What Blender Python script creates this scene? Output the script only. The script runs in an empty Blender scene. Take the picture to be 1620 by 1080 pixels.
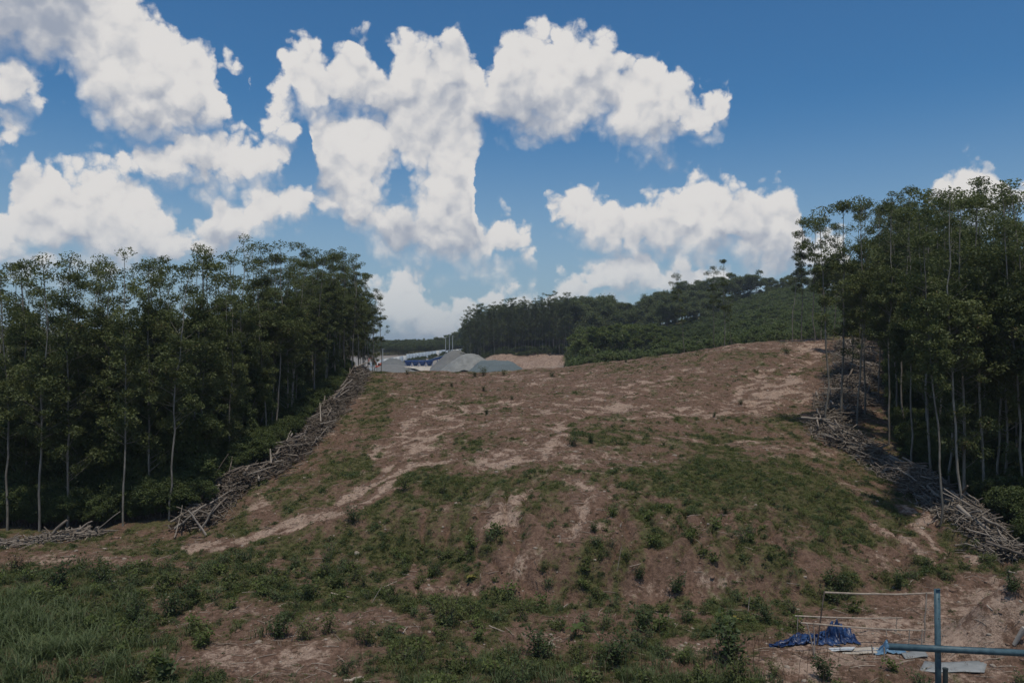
import bpy, math, random
import numpy as np
from mathutils import Vector

# ------------------------------------------------------------------ camera, sky, sun, exposure
SC = bpy.context.scene
COL = SC.collection
CAM_H, FPX, CX, HY = 12.0, 1260.0, 810.0, 545.0     # camera height, focal length in photo pixels, image centre, horizon row

cam = bpy.data.cameras.new('camera')
cam.lens, cam.sensor_width, cam.clip_end, cam.clip_start = 28.0, 36.0, 20000.0, 0.1
cam_o = bpy.data.objects.new('camera', cam); COL.objects.link(cam_o)
cam_o.location = (0, 0, CAM_H)
cam_o.rotation_euler = (math.radians(90) + math.atan(5 / FPX), 0, 0)
SC.camera = cam_o

SUN_EL, SUN_AZ = math.radians(74), math.radians(168)   # azimuth from +Y towards +X: a high tropical noon sun
sun = bpy.data.lights.new('sun', 'SUN')
sun.energy, sun.angle, sun.color = 3.6, math.radians(1.5), (1.0, 0.93, 0.80)
sun_o = bpy.data.objects.new('sun', sun); COL.objects.link(sun_o)
sd = Vector((math.sin(SUN_AZ) * math.cos(SUN_EL), math.cos(SUN_AZ) * math.cos(SUN_EL), math.sin(SUN_EL)))
sun_o.rotation_euler = sd.to_track_quat('Z', 'Y').to_euler()

SC.view_settings.view_transform = 'Standard'
SC.view_settings.look = 'None'
SC.view_settings.gamma = 1.0
SC.view_settings.exposure = -0.5
SC.view_settings.use_curve_mapping = False
SC.render.engine = 'CYCLES'
cy = SC.cycles
cy.max_bounces, cy.diffuse_bounces, cy.glossy_bounces, cy.transmission_bounces = 5, 3, 1, 3
cy.transparent_max_bounces, cy.volume_bounces = 4, 0
cy.caustics_reflective = cy.caustics_refractive = False
cy.use_denoising = True
cy.use_adaptive_sampling = True
cy.adaptive_threshold = 0.015

world = bpy.data.worlds.new('World'); SC.world = world; world.use_nodes = True
WT = world.node_tree; WT.nodes.clear()

def node(t, kind, **kw):
    n = t.nodes.new(kind)
    for k, v in kw.items(): setattr(n, k, v)
    return n

def put(t, sock, v):
    if isinstance(v, bpy.types.NodeSocket): t.links.new(v, sock)
    else: sock.default_value = v

def mth(t, op, a, b=0.0, c=0.0, clamp=False):
    n = node(t, 'ShaderNodeMath', operation=op, use_clamp=clamp)
    put(t, n.inputs[0], a); put(t, n.inputs[1], b); put(t, n.inputs[2], c)
    return n.outputs[0]

def vmth(t, op, a, b=(0, 0, 0), c=(0, 0, 0), out=0, scale=None):
    n = node(t, 'ShaderNodeVectorMath', operation=op)
    put(t, n.inputs[0], a)
    if op == 'SCALE': put(t, n.inputs['Scale'], scale)
    else:
        put(t, n.inputs[1], b)
        if op == 'MULTIPLY_ADD': put(t, n.inputs[2], c)
    return n.outputs[1] if op in ('LENGTH', 'DOT_PRODUCT', 'DISTANCE') else n.outputs[0]

def noise(t, vec, scale, detail=3.0, rough=0.5, dist=0.0, color=False, dims='3D'):
    n = node(t, 'ShaderNodeTexNoise', noise_dimensions=dims)
    put(t, n.inputs['Vector'], vec)
    n.inputs['Scale'].default_value = scale; n.inputs['Detail'].default_value = detail
    n.inputs['Roughness'].default_value = rough; n.inputs['Distortion'].default_value = dist
    return n.outputs['Color' if color else 'Fac']

def mrange(t, v, a, b, c=0.0, d=1.0, smooth=True):
    n = node(t, 'ShaderNodeMapRange', interpolation_type='SMOOTHSTEP' if smooth else 'LINEAR')
    put(t, n.inputs['Value'], v)
    for k, x in zip(('From Min', 'From Max', 'To Min', 'To Max'), (a, b, c, d)): put(t, n.inputs[k], x)
    return n.outputs[0]

def mixc(t, f, a, b, mode='MIX'):
    n = node(t, 'ShaderNodeMix', data_type='RGBA', blend_type=mode)
    put(t, n.inputs[0], f)
    for s, v in ((n.inputs[6], a), (n.inputs[7], b)):
        if isinstance(v, bpy.types.NodeSocket): t.links.new(v, s)
        else: s.default_value = (*v, 1) if len(v) == 3 else v
    return n.outputs[2]

# cumulus banks: photo column, top row and bottom row along each bank (top below bottom: clear sky)
BANKS = [
 [(-60,-60,90),(0,-60,95),(60,-60,95),(100,-60,105),(130,-50,145),(155,-40,185),(200,-30,215),(235,2,232),(262,22,228),(290,58,205),(320,78,202),(345,135,205),(358,170,185),(375,200,165),(400,215,150)],
 [(-60,300,400),(0,322,402),(32,252,405),(72,243,410),(100,266,412),(130,268,415),(170,264,415),(210,285,415),(242,300,415),(260,350,415),(290,345,415),(320,350,415),(345,300,412),(380,300,400),(420,284,348),(480,286,338),(528,303,328),(545,325,305),(570,340,290)],
 [(-20,108,150),(0,105,152),(30,88,166),(58,118,162),(74,150,135),(84,110,122),(96,100,136),(118,122,128),(130,150,100),(160,280,220),(178,262,242),(200,236,272),(240,224,288),(280,203,292),(320,199,295),(360,208,297),(400,214,294),(440,220,286),(464,240,272),(478,268,240)],
 [(-20,182,240),(0,184,240),(20,198,234),(32,222,205),(60,240,200),(330,125,95),(350,106,112),(372,97,118),(396,104,114),(402,130,100),(406,188,196),(415,174,207),(440,164,221),(470,179,220),(486,212,195),(500,230,180)],
 [(415,165,125),(428,140,145),(440,114,160),(470,74,166),(490,69,172),(515,86,178),(540,74,188),(565,57,192),(590,84,195),(610,98,205),(630,60,260),(650,54,280),(680,70,290),(702,58,290),(720,40,290),(742,70,240),(760,98,205),(774,110,197),(786,70,202),(820,40,207),(850,38,212),(880,44,217),(915,26,216),(942,40,185),(970,64,200),(990,98,228),(1020,88,238),(1060,98,237),(1090,128,222),(1120,150,207),(1145,139,187),(1158,145,172),(1168,175,140),(1190,190,125)],
 [(480,215,175),(494,188,215),(502,181,300),(530,176,322),(560,178,372),(590,164,378),(610,160,398),(640,158,408),(670,164,412),(700,168,414),(730,188,420),(750,228,420),(758,300,420),(770,338,420),(800,343,414),(830,358,410),(848,388,403),(862,412,385)],
 [(860,345,310),(870,316,342),(900,299,362),(940,293,388),(962,318,392),(1000,324,402),(1040,313,398),(1080,289,402),(1110,274,404),(1140,273,406),(1170,289,408),(1200,288,432),(1230,303,434),(1256,308,436),(1280,372,440),(1330,362,440),(1348,405,385),(1380,420,370),(1460,310,265),(1476,288,320),(1500,268,340),(1545,249,345),(1580,260,345),(1600,272,345),(1640,262,350),(1700,250,350)],
 [(-60,390,430),(60,394,428),(120,388,428),(200,408,425),(300,420,400),(560,480,440),(585,450,480),(602,434,510),(640,428,530),(680,458,535),(710,486,538),(740,474,505),(800,461,494),(850,468,494),(880,444,486),(930,429,484),(970,399,476),(1000,388,468),(1030,404,463),(1050,438,462),(1066,413,458),(1100,404,455),(1150,428,452),(1190,455,420),(1240,470,400)]]
AZ0, AZ1, EL0, EL1 = -.66, .66, -.10, .60

def sky_angles(px, py):
    tx, tz = (px - CX) / FPX, (HY - py) / FPX
    az = math.atan(tx)
    return az, math.atan(tz * math.cos(az))

def fcurve(t, x, pts):
    n = node(t, 'ShaderNodeFloatCurve'); put(t, n.inputs['Value'], x)
    c = n.mapping.curves[0]
    n.mapping.use_clip = False
    pts = sorted(pts)
    c.points[0].location = pts[0]; c.points[1].location = pts[-1]
    for p in pts[1:-1]: c.points.new(*p)
    for p in c.points: p.handle_type = 'AUTO_CLAMPED'
    n.mapping.update()
    return n.outputs[0]

def build_world(t):
    tc = node(t, 'ShaderNodeTexCoord')
    d = tc.outputs['Generated']
    w1 = vmth(t, 'SUBTRACT', noise(t, d, 22, 2, .5, color=True), (.5, .5, .5))
    w2 = vmth(t, 'SUBTRACT', noise(t, d, 75, 3, .6, color=True), (.5, .5, .5))
    dd = vmth(t, 'MULTIPLY_ADD', w1, (WARP1, WARP1, WARP1), d)
    dd = vmth(t, 'MULTIPLY_ADD', w2, (WARP2, WARP2, WARP2), dd)
    sp = node(t, 'ShaderNodeSeparateXYZ'); t.links.new(dd, sp.inputs[0])
    az = mth(t, 'ARCTAN2', sp.outputs[0], sp.outputs[1])
    el = mth(t, 'ARCSINE', sp.outputs[2])
    x = mth(t, 'MULTIPLY_ADD', az, 1 / (AZ1 - AZ0), -AZ0 / (AZ1 - AZ0))
    e0 = mth(t, 'MULTIPLY_ADD', el, 1 / (EL1 - EL0), -EL0 / (EL1 - EL0))
    e1 = mth(t, 'ADD', e0, UPSTEP / (EL1 - EL0))
    k = (EL1 - EL0) / .034
    D0 = D1 = None
    for bank in BANKS:
        tp, bt = [], []
        for px, y0, y1 in bank:
            a, et = sky_angles(px, y0); _, eb = sky_angles(px, y1)
            xa = (a - AZ0) / (AZ1 - AZ0)
            tp.append((xa, (et - EL0) / (EL1 - EL0))); bt.append((xa, (eb - EL0) / (EL1 - EL0)))
        if bank[0][0] > -20:
            tp[:0] = [(0, tp[0][1] - .3), (tp[0][0] - .03, tp[0][1] - .3)]; bt[:0] = [(0, bt[0][1] + .3), (bt[0][0] - .03, bt[0][1] + .3)]
        if bank[-1][0] < 1640:
            tp += [(tp[-1][0] + .03, tp[-1][1] - .3), (1, tp[-1][1] - .3)]; bt += [(bt[-1][0] + .03, bt[-1][1] + .3), (1, bt[-1][1] + .3)]
        top, bot = fcurve(t, x, tp), fcurve(t, x, bt)
        r = []
        for e in (e0, e1):
            r.append(mth(t, 'MINIMUM', mth(t, 'SUBTRACT', top, e), mth(t, 'SUBTRACT', e, bot)))
        D0 = r[0] if D0 is None else mth(t, 'MAXIMUM', D0, r[0])
        D1 = r[1] if D1 is None else mth(t, 'MAXIMUM', D1, r[1])
    ha, he = sky_angles(634, 293)
    hole = vmth(t, 'LENGTH', vmth(t, 'SUBTRACT', dd, tuple(Vector((math.sin(ha) * math.cos(he), math.cos(ha) * math.cos(he), math.sin(he))))))
    hole = mth(t, 'MULTIPLY_ADD', hole, 1 / .034, -.45)
    D0 = mth(t, 'MAXIMUM', mth(t, 'MINIMUM', mth(t, 'MULTIPLY', D0, k), hole), -1.6)
    D1 = mth(t, 'MAXIMUM', mth(t, 'MINIMUM', mth(t, 'MULTIPLY', D1, k), mth(t, 'ADD', hole, .3)), -1.6)
    # the same broken cumulus goes on all round the sky
    gen = mth(t, 'MULTIPLY_ADD', noise(t, vmth(t, 'MULTIPLY', d, (1, 1, 1.8)), 3.3, 4, .55), 7.0, -3.9)
    spd = node(t, 'ShaderNodeSeparateXYZ'); t.links.new(d, spd.inputs[0])
    ang = mth(t, 'MAXIMUM', mth(t, 'ABSOLUTE', az), mth(t, 'MULTIPLY', el, 1.3))
    outside = mrange(t, ang, .60, .80)
    D0 = mth(t, 'ADD', mth(t, 'MULTIPLY', D0, mth(t, 'SUBTRACT', 1.0, outside)), mth(t, 'MULTIPLY', gen, outside))
    D1 = mth(t, 'ADD', mth(t, 'MULTIPLY', D1, mth(t, 'SUBTRACT', 1.0, outside)), mth(t, 'MULTIPLY', gen, outside))
    def billow(v):
        n = node(t, 'ShaderNodeTexVoronoi', feature='F1')
        put(t, n.inputs['Vector'], v); n.inputs['Scale'].default_value = 34
        n.inputs['Detail'].default_value = 1.0; n.inputs['Roughness'].default_value = .5; n.inputs['Lacunarity'].default_value = 2.3
        return mth(t, 'SUBTRACT', .5, n.outputs['Distance'])
    b0 = billow(dd)
    b1 = billow(vmth(t, 'ADD', dd, (-.006, 0, .014)))
    f0 = noise(t, d, 40, 5, .62)
    dens = mth(t, 'MULTIPLY_ADD', b0, 1.15, mth(t, 'ADD', D0, .03))
    dens = mth(t, 'ADD', dens, mth(t, 'MULTIPLY_ADD', f0, .9, -.42))
    under = mrange(t, mth(t, 'SUBTRACT', D1, D0), .0, .7)      # flat undersides fray out softly
    alpha = mrange(t, dens, mth(t, 'MULTIPLY_ADD', under, -.45, -.40), mth(t, 'MULTIPLY_ADD', under, .45, .12))
    lit = mth(t, 'MULTIPLY_ADD', mth(t, 'SUBTRACT', b0, b1), .55, .74)
    lit = mth(t, 'MULTIPLY_ADD', mth(t, 'SUBTRACT', mth(t, 'MINIMUM', D0, 1.3), mth(t, 'MINIMUM', D1, 1.3)), .34, lit)
    lit = mth(t, 'MULTIPLY_ADD', mth(t, 'MAXIMUM', D0, 0.0), -.10, lit)
    lit = mth(t, 'ADD', lit, mth(t, 'MULTIPLY_ADD', noise(t, d, 12, 4, .55), 1.6, -.80))
    veil = mth(t, 'MULTIPLY', mrange(t, az, -.42, -.56), mrange(t, el, .26, .40))   # the shaded base of the nearest bank, high on the left
    lit = mth(t, 'MULTIPLY_ADD', veil, -.75, lit)
    lit = mrange(t, lit, -.1, 1.0)
    sky = node(t, 'ShaderNodeTexSky', sky_type='NISHITA', sun_disc=False)
    sky.sun_elevation, sky.sun_rotation = SUN_EL, SUN_AZ
    sky.altitude, sky.air_density, sky.dust_density, sky.ozone_density = 0, 1.0, 0.6, 1.6
    skyc = vmth(t, 'MULTIPLY', sky.outputs[0], (SKY * .44, SKY * .93, SKY * 1.26))
    # moist air low over the land whitens the sky
    low = mrange(t, spd.outputs[2], 0.0, .30, .70, 0.0)
    skyc = mixc(t, low, skyc, (.50, .62, .74))
    cloud = mixc(t, lit, (.46, .515, .63), (1.06, 1.03, 1.0))
    a2 = mth(t, 'MULTIPLY', alpha, mrange(t, spd.outputs[2], -.02, .16, .55, .98))
    c = mixc(t, a2, skyc, cloud)
    bg = node(t, 'ShaderNodeBackground'); t.links.new(c, bg.inputs[0]); bg.inputs[1].default_value = 1.0
    out = node(t, 'ShaderNodeOutputWorld'); t.links.new(bg.outputs[0], out.inputs[0])
WARP1, WARP2, UPSTEP = .030, .013, .028
SKY = 0.100
build_world(WT)
world.cycles.sampling_method = 'MANUAL'
world.cycles.sample_map_resolution = 512

# ------------------------------------------------------------------ noise, meshes, materials
def _hash(ix, iy, seed):
    h = (ix.astype(np.int64) * 374761393 + iy.astype(np.int64) * 668265263 + seed * 974634777) & 0xFFFFFFFF
    h = ((h ^ (h >> 13)) * 1274126177) & 0xFFFFFFFF
    return ((h ^ (h >> 16)) & 0xFFFF) / 65535.0

def perlin(x, y, seed=0):
    x, y = np.asarray(x, float), np.asarray(y, float)
    ix, iy = np.floor(x), np.floor(y); fx, fy = x - ix, y - iy
    u, v = fx * fx * fx * (fx * (fx * 6 - 15) + 10), fy * fy * fy * (fy * (fy * 6 - 15) + 10)
    r = 0
    for dx in (0, 1):
        for dy in (0, 1):
            a = _hash(ix + dx, iy + dy, seed) * 2 * np.pi
            g = np.cos(a) * (fx - dx) + np.sin(a) * (fy - dy)
            r = r + g * (u if dx else 1 - u) * (v if dy else 1 - v)
    return r * 1.5

def fbm(x, y, seed=0, octaves=4, gain=.5):
    r, a = 0, 1.0
    for k in range(octaves):
        r = r + a * perlin(np.asarray(x) * 2.03 ** k, np.asarray(y) * 2.03 ** k, seed + 17 * k); a *= gain
    return r

def sstep(a, b, x):
    t = np.clip((np.asarray(x, float) - a) / (b - a), 0, 1); return t * t * (3 - 2 * t)

def mesh_from(name, V, F, tone=None, smooth=False, mat=None):
    """V (n,3); F: one (m,k) array or list of arrays of equal-size faces"""
    V = np.asarray(V, np.float32); Fs = F if isinstance(F, list) else [F]
    Fs = [np.asarray(f, np.int32) for f in Fs if len(f)]
    me = bpy.data.meshes.new(name)
    me.vertices.add(len(V)); me.vertices.foreach_set('co', V.ravel())
    idx = np.concatenate([f.ravel() for f in Fs])
    sizes = np.concatenate([np.full(len(f), f.shape[1], np.int32) for f in Fs])
    starts = np.concatenate([[0], np.cumsum(sizes)[:-1]]).astype(np.int32)
    me.loops.add(len(idx)); me.loops.foreach_set('vertex_index', idx)
    me.polygons.add(len(sizes)); me.polygons.foreach_set('loop_start', starts)
    me.update(calc_edges=True)
    if tone is not None:
        a = me.attributes.new('tone', 'FLOAT', 'POINT'); a.data.foreach_set('value', np.asarray(tone, np.float32))
    if smooth: me.polygons.foreach_set('use_smooth', np.ones(len(sizes), bool))
    if mat: me.materials.append(mat)
    return me

class MB:
    """collects tubes, boxes and leaves into one mesh"""
    def __init__(s): s.V, s.F3, s.F4, s.T, s.n = [], [], [], [], 0
    def add(s, V, F, tone=0.5):
        V = np.asarray(V, float); F = np.asarray(F, int) + s.n
        s.V.append(V); (s.F4 if F.shape[1] == 4 else s.F3).append(F)
        s.T.append(np.broadcast_to(np.asarray(tone, float), (len(V),)).copy()); s.n += len(V)
    def tube(s, P, R, sides=6, tone=.5, cap=True):
        P = np.asarray(P, float); R = np.broadcast_to(np.asarray(R, float), (len(P),))
        T = np.gradient(P, axis=0); T /= np.linalg.norm(T, axis=1)[:, None] + 1e-9
        ref = np.array([0, 0, 1.0]) if abs(T[0][2]) < .8 else np.array([1.0, 0, 0])
        A = np.cross(T, ref); A /= np.linalg.norm(A, axis=1)[:, None] + 1e-9; B = np.cross(T, A)
        an = np.arange(sides) * 2 * np.pi / sides
        V = (P[:, None] + R[:, None, None] * (np.cos(an)[None, :, None] * A[:, None] + np.sin(an)[None, :, None] * B[:, None])).reshape(-1, 3)
        n = len(P); i = np.arange(n - 1)[:, None] * sides; j = np.arange(sides)[None]; j2 = (j + 1) % sides
        s.add(V, np.stack([i + j, i + j2, i + sides + j2, i + sides + j], -1).reshape(-1, 4), tone)
        if cap:
            for e, k in ((0, 0), (n - 1, 1)):
                c = V[e * sides:(e + 1) * sides]
                Vc = np.vstack([c, c.mean(0)[None]]); q = np.arange(sides)
                s.add(Vc, np.stack([q, (q + 1) % sides, np.full(sides, sides)], -1), 1.0)
    def box(s, c, size, rot=0.0, tone=.5, R=None):
        o = np.array([[x, y, z] for x in (-.5, .5) for y in (-.5, .5) for z in (-.5, .5)]) * np.asarray(size)
        if R is not None: o = o @ np.asarray(R).T
        elif rot: cs, sn = math.cos(rot), math.sin(rot); o = o @ np.array([[cs, -sn, 0], [sn, cs, 0], [0, 0, 1]]).T
        s.add(o + np.asarray(c), [[0, 1, 3, 2], [4, 6, 7, 5], [0, 4, 5, 1], [2, 3, 7, 6], [0, 2, 6, 4], [1, 5, 7, 3]], tone)
    def leaves(s, C, L, W, rng, flat=.5, droop=0.0, tone=None, outward=None):
        C = np.asarray(C, float); n = len(C)
        if n == 0: return
        a = rng.normal(size=(n, 3)) * np.array([1, 1, 1 - flat * .6])
        if outward is not None: a += outward
        a[:, 2] -= droop
        a /= np.linalg.norm(a, axis=1)[:, None] + 1e-9
        b = np.cross(a, np.array([0, 0, 1.0]) + rng.normal(size=(n, 3)) * (1 - flat) * 1.2); b /= np.linalg.norm(b, axis=1)[:, None] + 1e-9
        nn = np.cross(a, b)
        L = np.broadcast_to(L, (n,)) * rng.uniform(.7, 1.3, n); W = np.broadcast_to(W, (n,)) * rng.uniform(.7, 1.3, n)
        V = np.stack([C - a * L[:, None] * .5, C - a * (L * .08)[:, None] + b * W[:, None] * .5 + nn * (W * .15)[:, None], C + a * L[:, None] * .5 - nn * (L * .12)[:, None], C - a * (L * .08)[:, None] - b * W[:, None] * .5 + nn * (W * .15)[:, None]], 1).reshape(-1, 3)
        i = np.arange(n) * 4
        if tone is None: tone = rng.uniform(0, 1, n)
        s.add(V, np.stack([i, i + 1, i + 2, i + 3], -1), np.repeat(np.broadcast_to(tone, (n,)), 4))
    def mesh(s, name, mat, smooth=False):
        return mesh_from(name, np.vstack(s.V), [np.vstack(f) for f in (s.F4, s.F3) if f], np.concatenate(s.T), smooth, mat)

def obj(name, me, parent=None, loc=(0, 0, 0), rot=(0, 0, 0), scale=1.0, **props):
    o = bpy.data.objects.new(name, me); COL.objects.link(o)
    o.location = loc; o.rotation_euler = rot
    o.scale = (scale,) * 3 if isinstance(scale, (int, float)) else scale
    if parent: o.parent = parent
    for k, v in props.items(): o[k] = v
    return o

def thing(name, label, cat, loc=(0, 0, 0), rotz=0.0, group=None, scale=1.0, rot=None):
    o = obj(name, None, None, loc, rot or (0, 0, rotz), scale, label=label, category=cat)
    if group: o['group'] = group
    o.empty_display_size = .2
    return o

MATS = {}
def newmat(name):
    m = bpy.data.materials.new(name); m.use_nodes = True; m.node_tree.nodes.clear(); MATS[name] = m
    return m, m.node_tree

def finish(t, shader):
    o = node(t, 'ShaderNodeOutputMaterial'); t.links.new(shader, o.inputs['Surface'])

def attr(t, name):
    n = node(t, 'ShaderNodeAttribute'); n.attribute_name = name; return n

def principled(t, color, rough=.8, spec=.3, metal=0.0, normal=None):
    p = node(t, 'ShaderNodeBsdfPrincipled')
    put(t, p.inputs['Base Color'], color if isinstance(color, bpy.types.NodeSocket) else (*color, 1))
    put(t, p.inputs['Roughness'], rough); p.inputs['Specular IOR Level'].default_value = spec; p.inputs['Metallic'].default_value = metal
    if normal is not None: t.links.new(normal, p.inputs['Normal'])
    return p.outputs[0]

def bump(t, h, strength=.5, dist=.05):
    b = node(t, 'ShaderNodeBump'); put(t, b.inputs['Height'], h); b.inputs['Strength'].default_value = strength; b.inputs['Distance'].default_value = dist
    return b.outputs[0]

def leaf_mat(name, dark, light, dry=None, transl=.28, gloss=.025):
    m, t = newmat(name)
    oi = node(t, 'ShaderNodeObjectInfo')
    tone = attr(t, 'tone').outputs['Fac']
    f = mth(t, 'MULTIPLY_ADD', oi.outputs['Random'], .35, mth(t, 'MULTIPLY', tone, .65))
    c = mixc(t, f, dark, light)
    if dry: c = mixc(t, mrange(t, tone, .93, .97), c, dry)
    df = node(t, 'ShaderNodeBsdfDiffuse'); t.links.new(c, df.inputs[0])
    tr = node(t, 'ShaderNodeBsdfTranslucent'); t.links.new(mixc(t, .5, c, (.10, .14, .02)), tr.inputs[0])
    mx = node(t, 'ShaderNodeMixShader'); mx.inputs[0].default_value = transl
    t.links.new(df.outputs[0], mx.inputs[1]); t.links.new(tr.outputs[0], mx.inputs[2])
    sh = mx.outputs[0]
    if gloss:
        g = node(t, 'ShaderNodeBsdfGlossy'); g.inputs['Roughness'].default_value = .6; g.inputs['Color'].default_value = (.8, .85, .8, 1)
        m2 = node(t, 'ShaderNodeMixShader'); m2.inputs[0].default_value = gloss
        t.links.new(sh, m2.inputs[1]); t.links.new(g.outputs[0], m2.inputs[2]); sh = m2.outputs[0]
    finish(t, sh); return m

def plain_mat(name, c1, c2, scale=3.0, rough=.8, spec=.3, metal=0.0, bmp=.3, stretch=(1, 1, 1), rnd=0.0):
    m, t = newmat(name)
    tc = node(t, 'ShaderNodeTexCoord').outputs['Object']
    n = noise(t, vmth(t, 'MULTIPLY', tc, stretch), scale, 5, .6)
    f = mrange(t, n, .3, .7)
    if rnd:
        oi = node(t, 'ShaderNodeObjectInfo')
        f = mth(t, 'ADD', mth(t, 'MULTIPLY', f, 1 - rnd), mth(t, 'MULTIPLY', oi.outputs['Random'], rnd))
    c = mixc(t, f, c1, c2)
    finish(t, principled(t, c, rough, spec, metal, bump(t, n, bmp, .02)))
    return m

M_EUC = leaf_mat('eucalyptus_leaves', (.036, .050, .015), (.150, .168, .056), dry=(.15, .11, .05))
M_JUNGLE = leaf_mat('jungle_leaves', (.068, .088, .034), (.185, .210, .085), transl=.45)
M_YOUNG = leaf_mat('young_tree_leaves', (.070, .098, .024), (.165, .195, .050), transl=.4)
M_PLANT = leaf_mat('plantation_leaves', (.070, .100, .032), (.175, .210, .070), transl=.45)
M_WEED = leaf_mat('weed_leaves', (.048, .062, .015), (.130, .145, .040), dry=(.22, .17, .09))
M_GRASS = leaf_mat('grass_blades', (.062, .078, .020), (.150, .165, .050), dry=(.26, .21, .11))
M_TALL = leaf_mat('tall_grass_blades', (.048, .072, .024), (.125, .155, .062), dry=(.27, .23, .12))
M_SHRUB = leaf_mat('shrub_leaves', (.022, .038, .013), (.068, .096, .028))
M_UNDER = leaf_mat('undergrowth_leaves', (.038, .056, .016), (.105, .130, .036), dry=(.12, .08, .04))
M_FERN = leaf_mat('fern_leaves', (.035, .055, .016), (.085, .115, .030))
M_DRY = leaf_mat('dry_brush', (.10, .065, .040), (.19, .13, .085), transl=.1, gloss=0)
M_BARK = plain_mat('eucalyptus_bark', (.115, .098, .078), (.30, .268, .22), 2.2, .85, .2, bmp=.4, stretch=(3, 3, .6), rnd=.35)
M_JBARK = plain_mat('jungle_bark', (.11, .095, .08), (.22, .19, .16), 2.0, .9, .2, stretch=(3, 3, .7))
M_LOG = plain_mat('weathered_log', (.080, .058, .045), (.33, .282, .235), 2.0, .85, .2, bmp=.6, stretch=(5, 5, .8), rnd=.6)
M_STICK = plain_mat('dry_stick', (.24, .19, .15), (.44, .37, .30), 3, .85, .2, rnd=.3)
M_TWIG = plain_mat('brush_twigs', (.060, .045, .036), (.20, .155, .125), 2.0, .9, .1)
M_SLASH = leaf_mat('slash_wood', (.075, .056, .044), (.30, .258, .215), transl=0.0, gloss=0)
M_GRAVEL = plain_mat('gravel', (.135, .135, .132), (.205, .205, .20), 6.0, .95, .1, bmp=1.0)
M_GRAVEL2 = plain_mat('dark_gravel', (.12, .125, .125), (.18, .185, .185), 6.0, .95, .1, bmp=1.0)
M_GRAVEL3 = plain_mat('bluish_gravel', (.10, .125, .132), (.14, .165, .170), 4.0, .9, .1, bmp=.6)
M_TARPG = plain_mat('grey_sheeting', (.17, .17, .16), (.25, .25, .235), .6, .7, .3)
M_BLUE = plain_mat('blue_paint', (.016, .065, .24), (.026, .092, .30), 1.5, .5, .4, bmp=.05)
M_BLUE2 = plain_mat('pale_blue_sheet', (.27, .33, .41), (.36, .42, .48), .8, .6, .3, bmp=.05)
M_WHITE = plain_mat('white_sheet', (.45, .47, .48), (.60, .62, .62), .7, .6, .3, bmp=.05)
M_CONC = plain_mat('concrete', (.34, .31, .27), (.50, .46, .41), .6, .9, .2)
M_RED = plain_mat('orange_red_paint', (.42, .075, .035), (.50, .11, .05), 1.5, .5, .4, bmp=.05)
M_DARK = plain_mat('dark_rubber', (.02, .02, .02), (.05, .05, .05), 3, .8, .2)
M_STEEL = plain_mat('galvanised_pole', (.32, .34, .35), (.42, .44, .45), 1, .5, .5, bmp=.05)
M_POST = plain_mat('blue_grey_steel', (.038, .078, .100), (.070, .125, .150), 6, .5, .4, bmp=.25)
M_POSTIN = plain_mat('dark_green_steel', (.02, .03, .03), (.04, .05, .048), 5, .6, .4, bmp=.1)
M_TARP = plain_mat('blue_tarpaulin', (.006, .020, .075), (.016, .052, .150), 2.5, .42, .45, bmp=.35)
M_TARPL = plain_mat('faded_blue_tarpaulin', (.07, .16, .27), (.14, .25, .35), 2.5, .45, .45, bmp=.35)
M_BOARD = plain_mat('pale_board', (.34, .30, .25), (.46, .41, .35), 2, .8, .2)
M_SHEET = plain_mat('grey_sheet', (.20, .21, .21), (.28, .29, .29), 2, .6, .4)
M_WIRE = plain_mat('stone', (.25, .20, .16), (.42, .36, .30), 6, .9, .2, bmp=.6)

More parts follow.
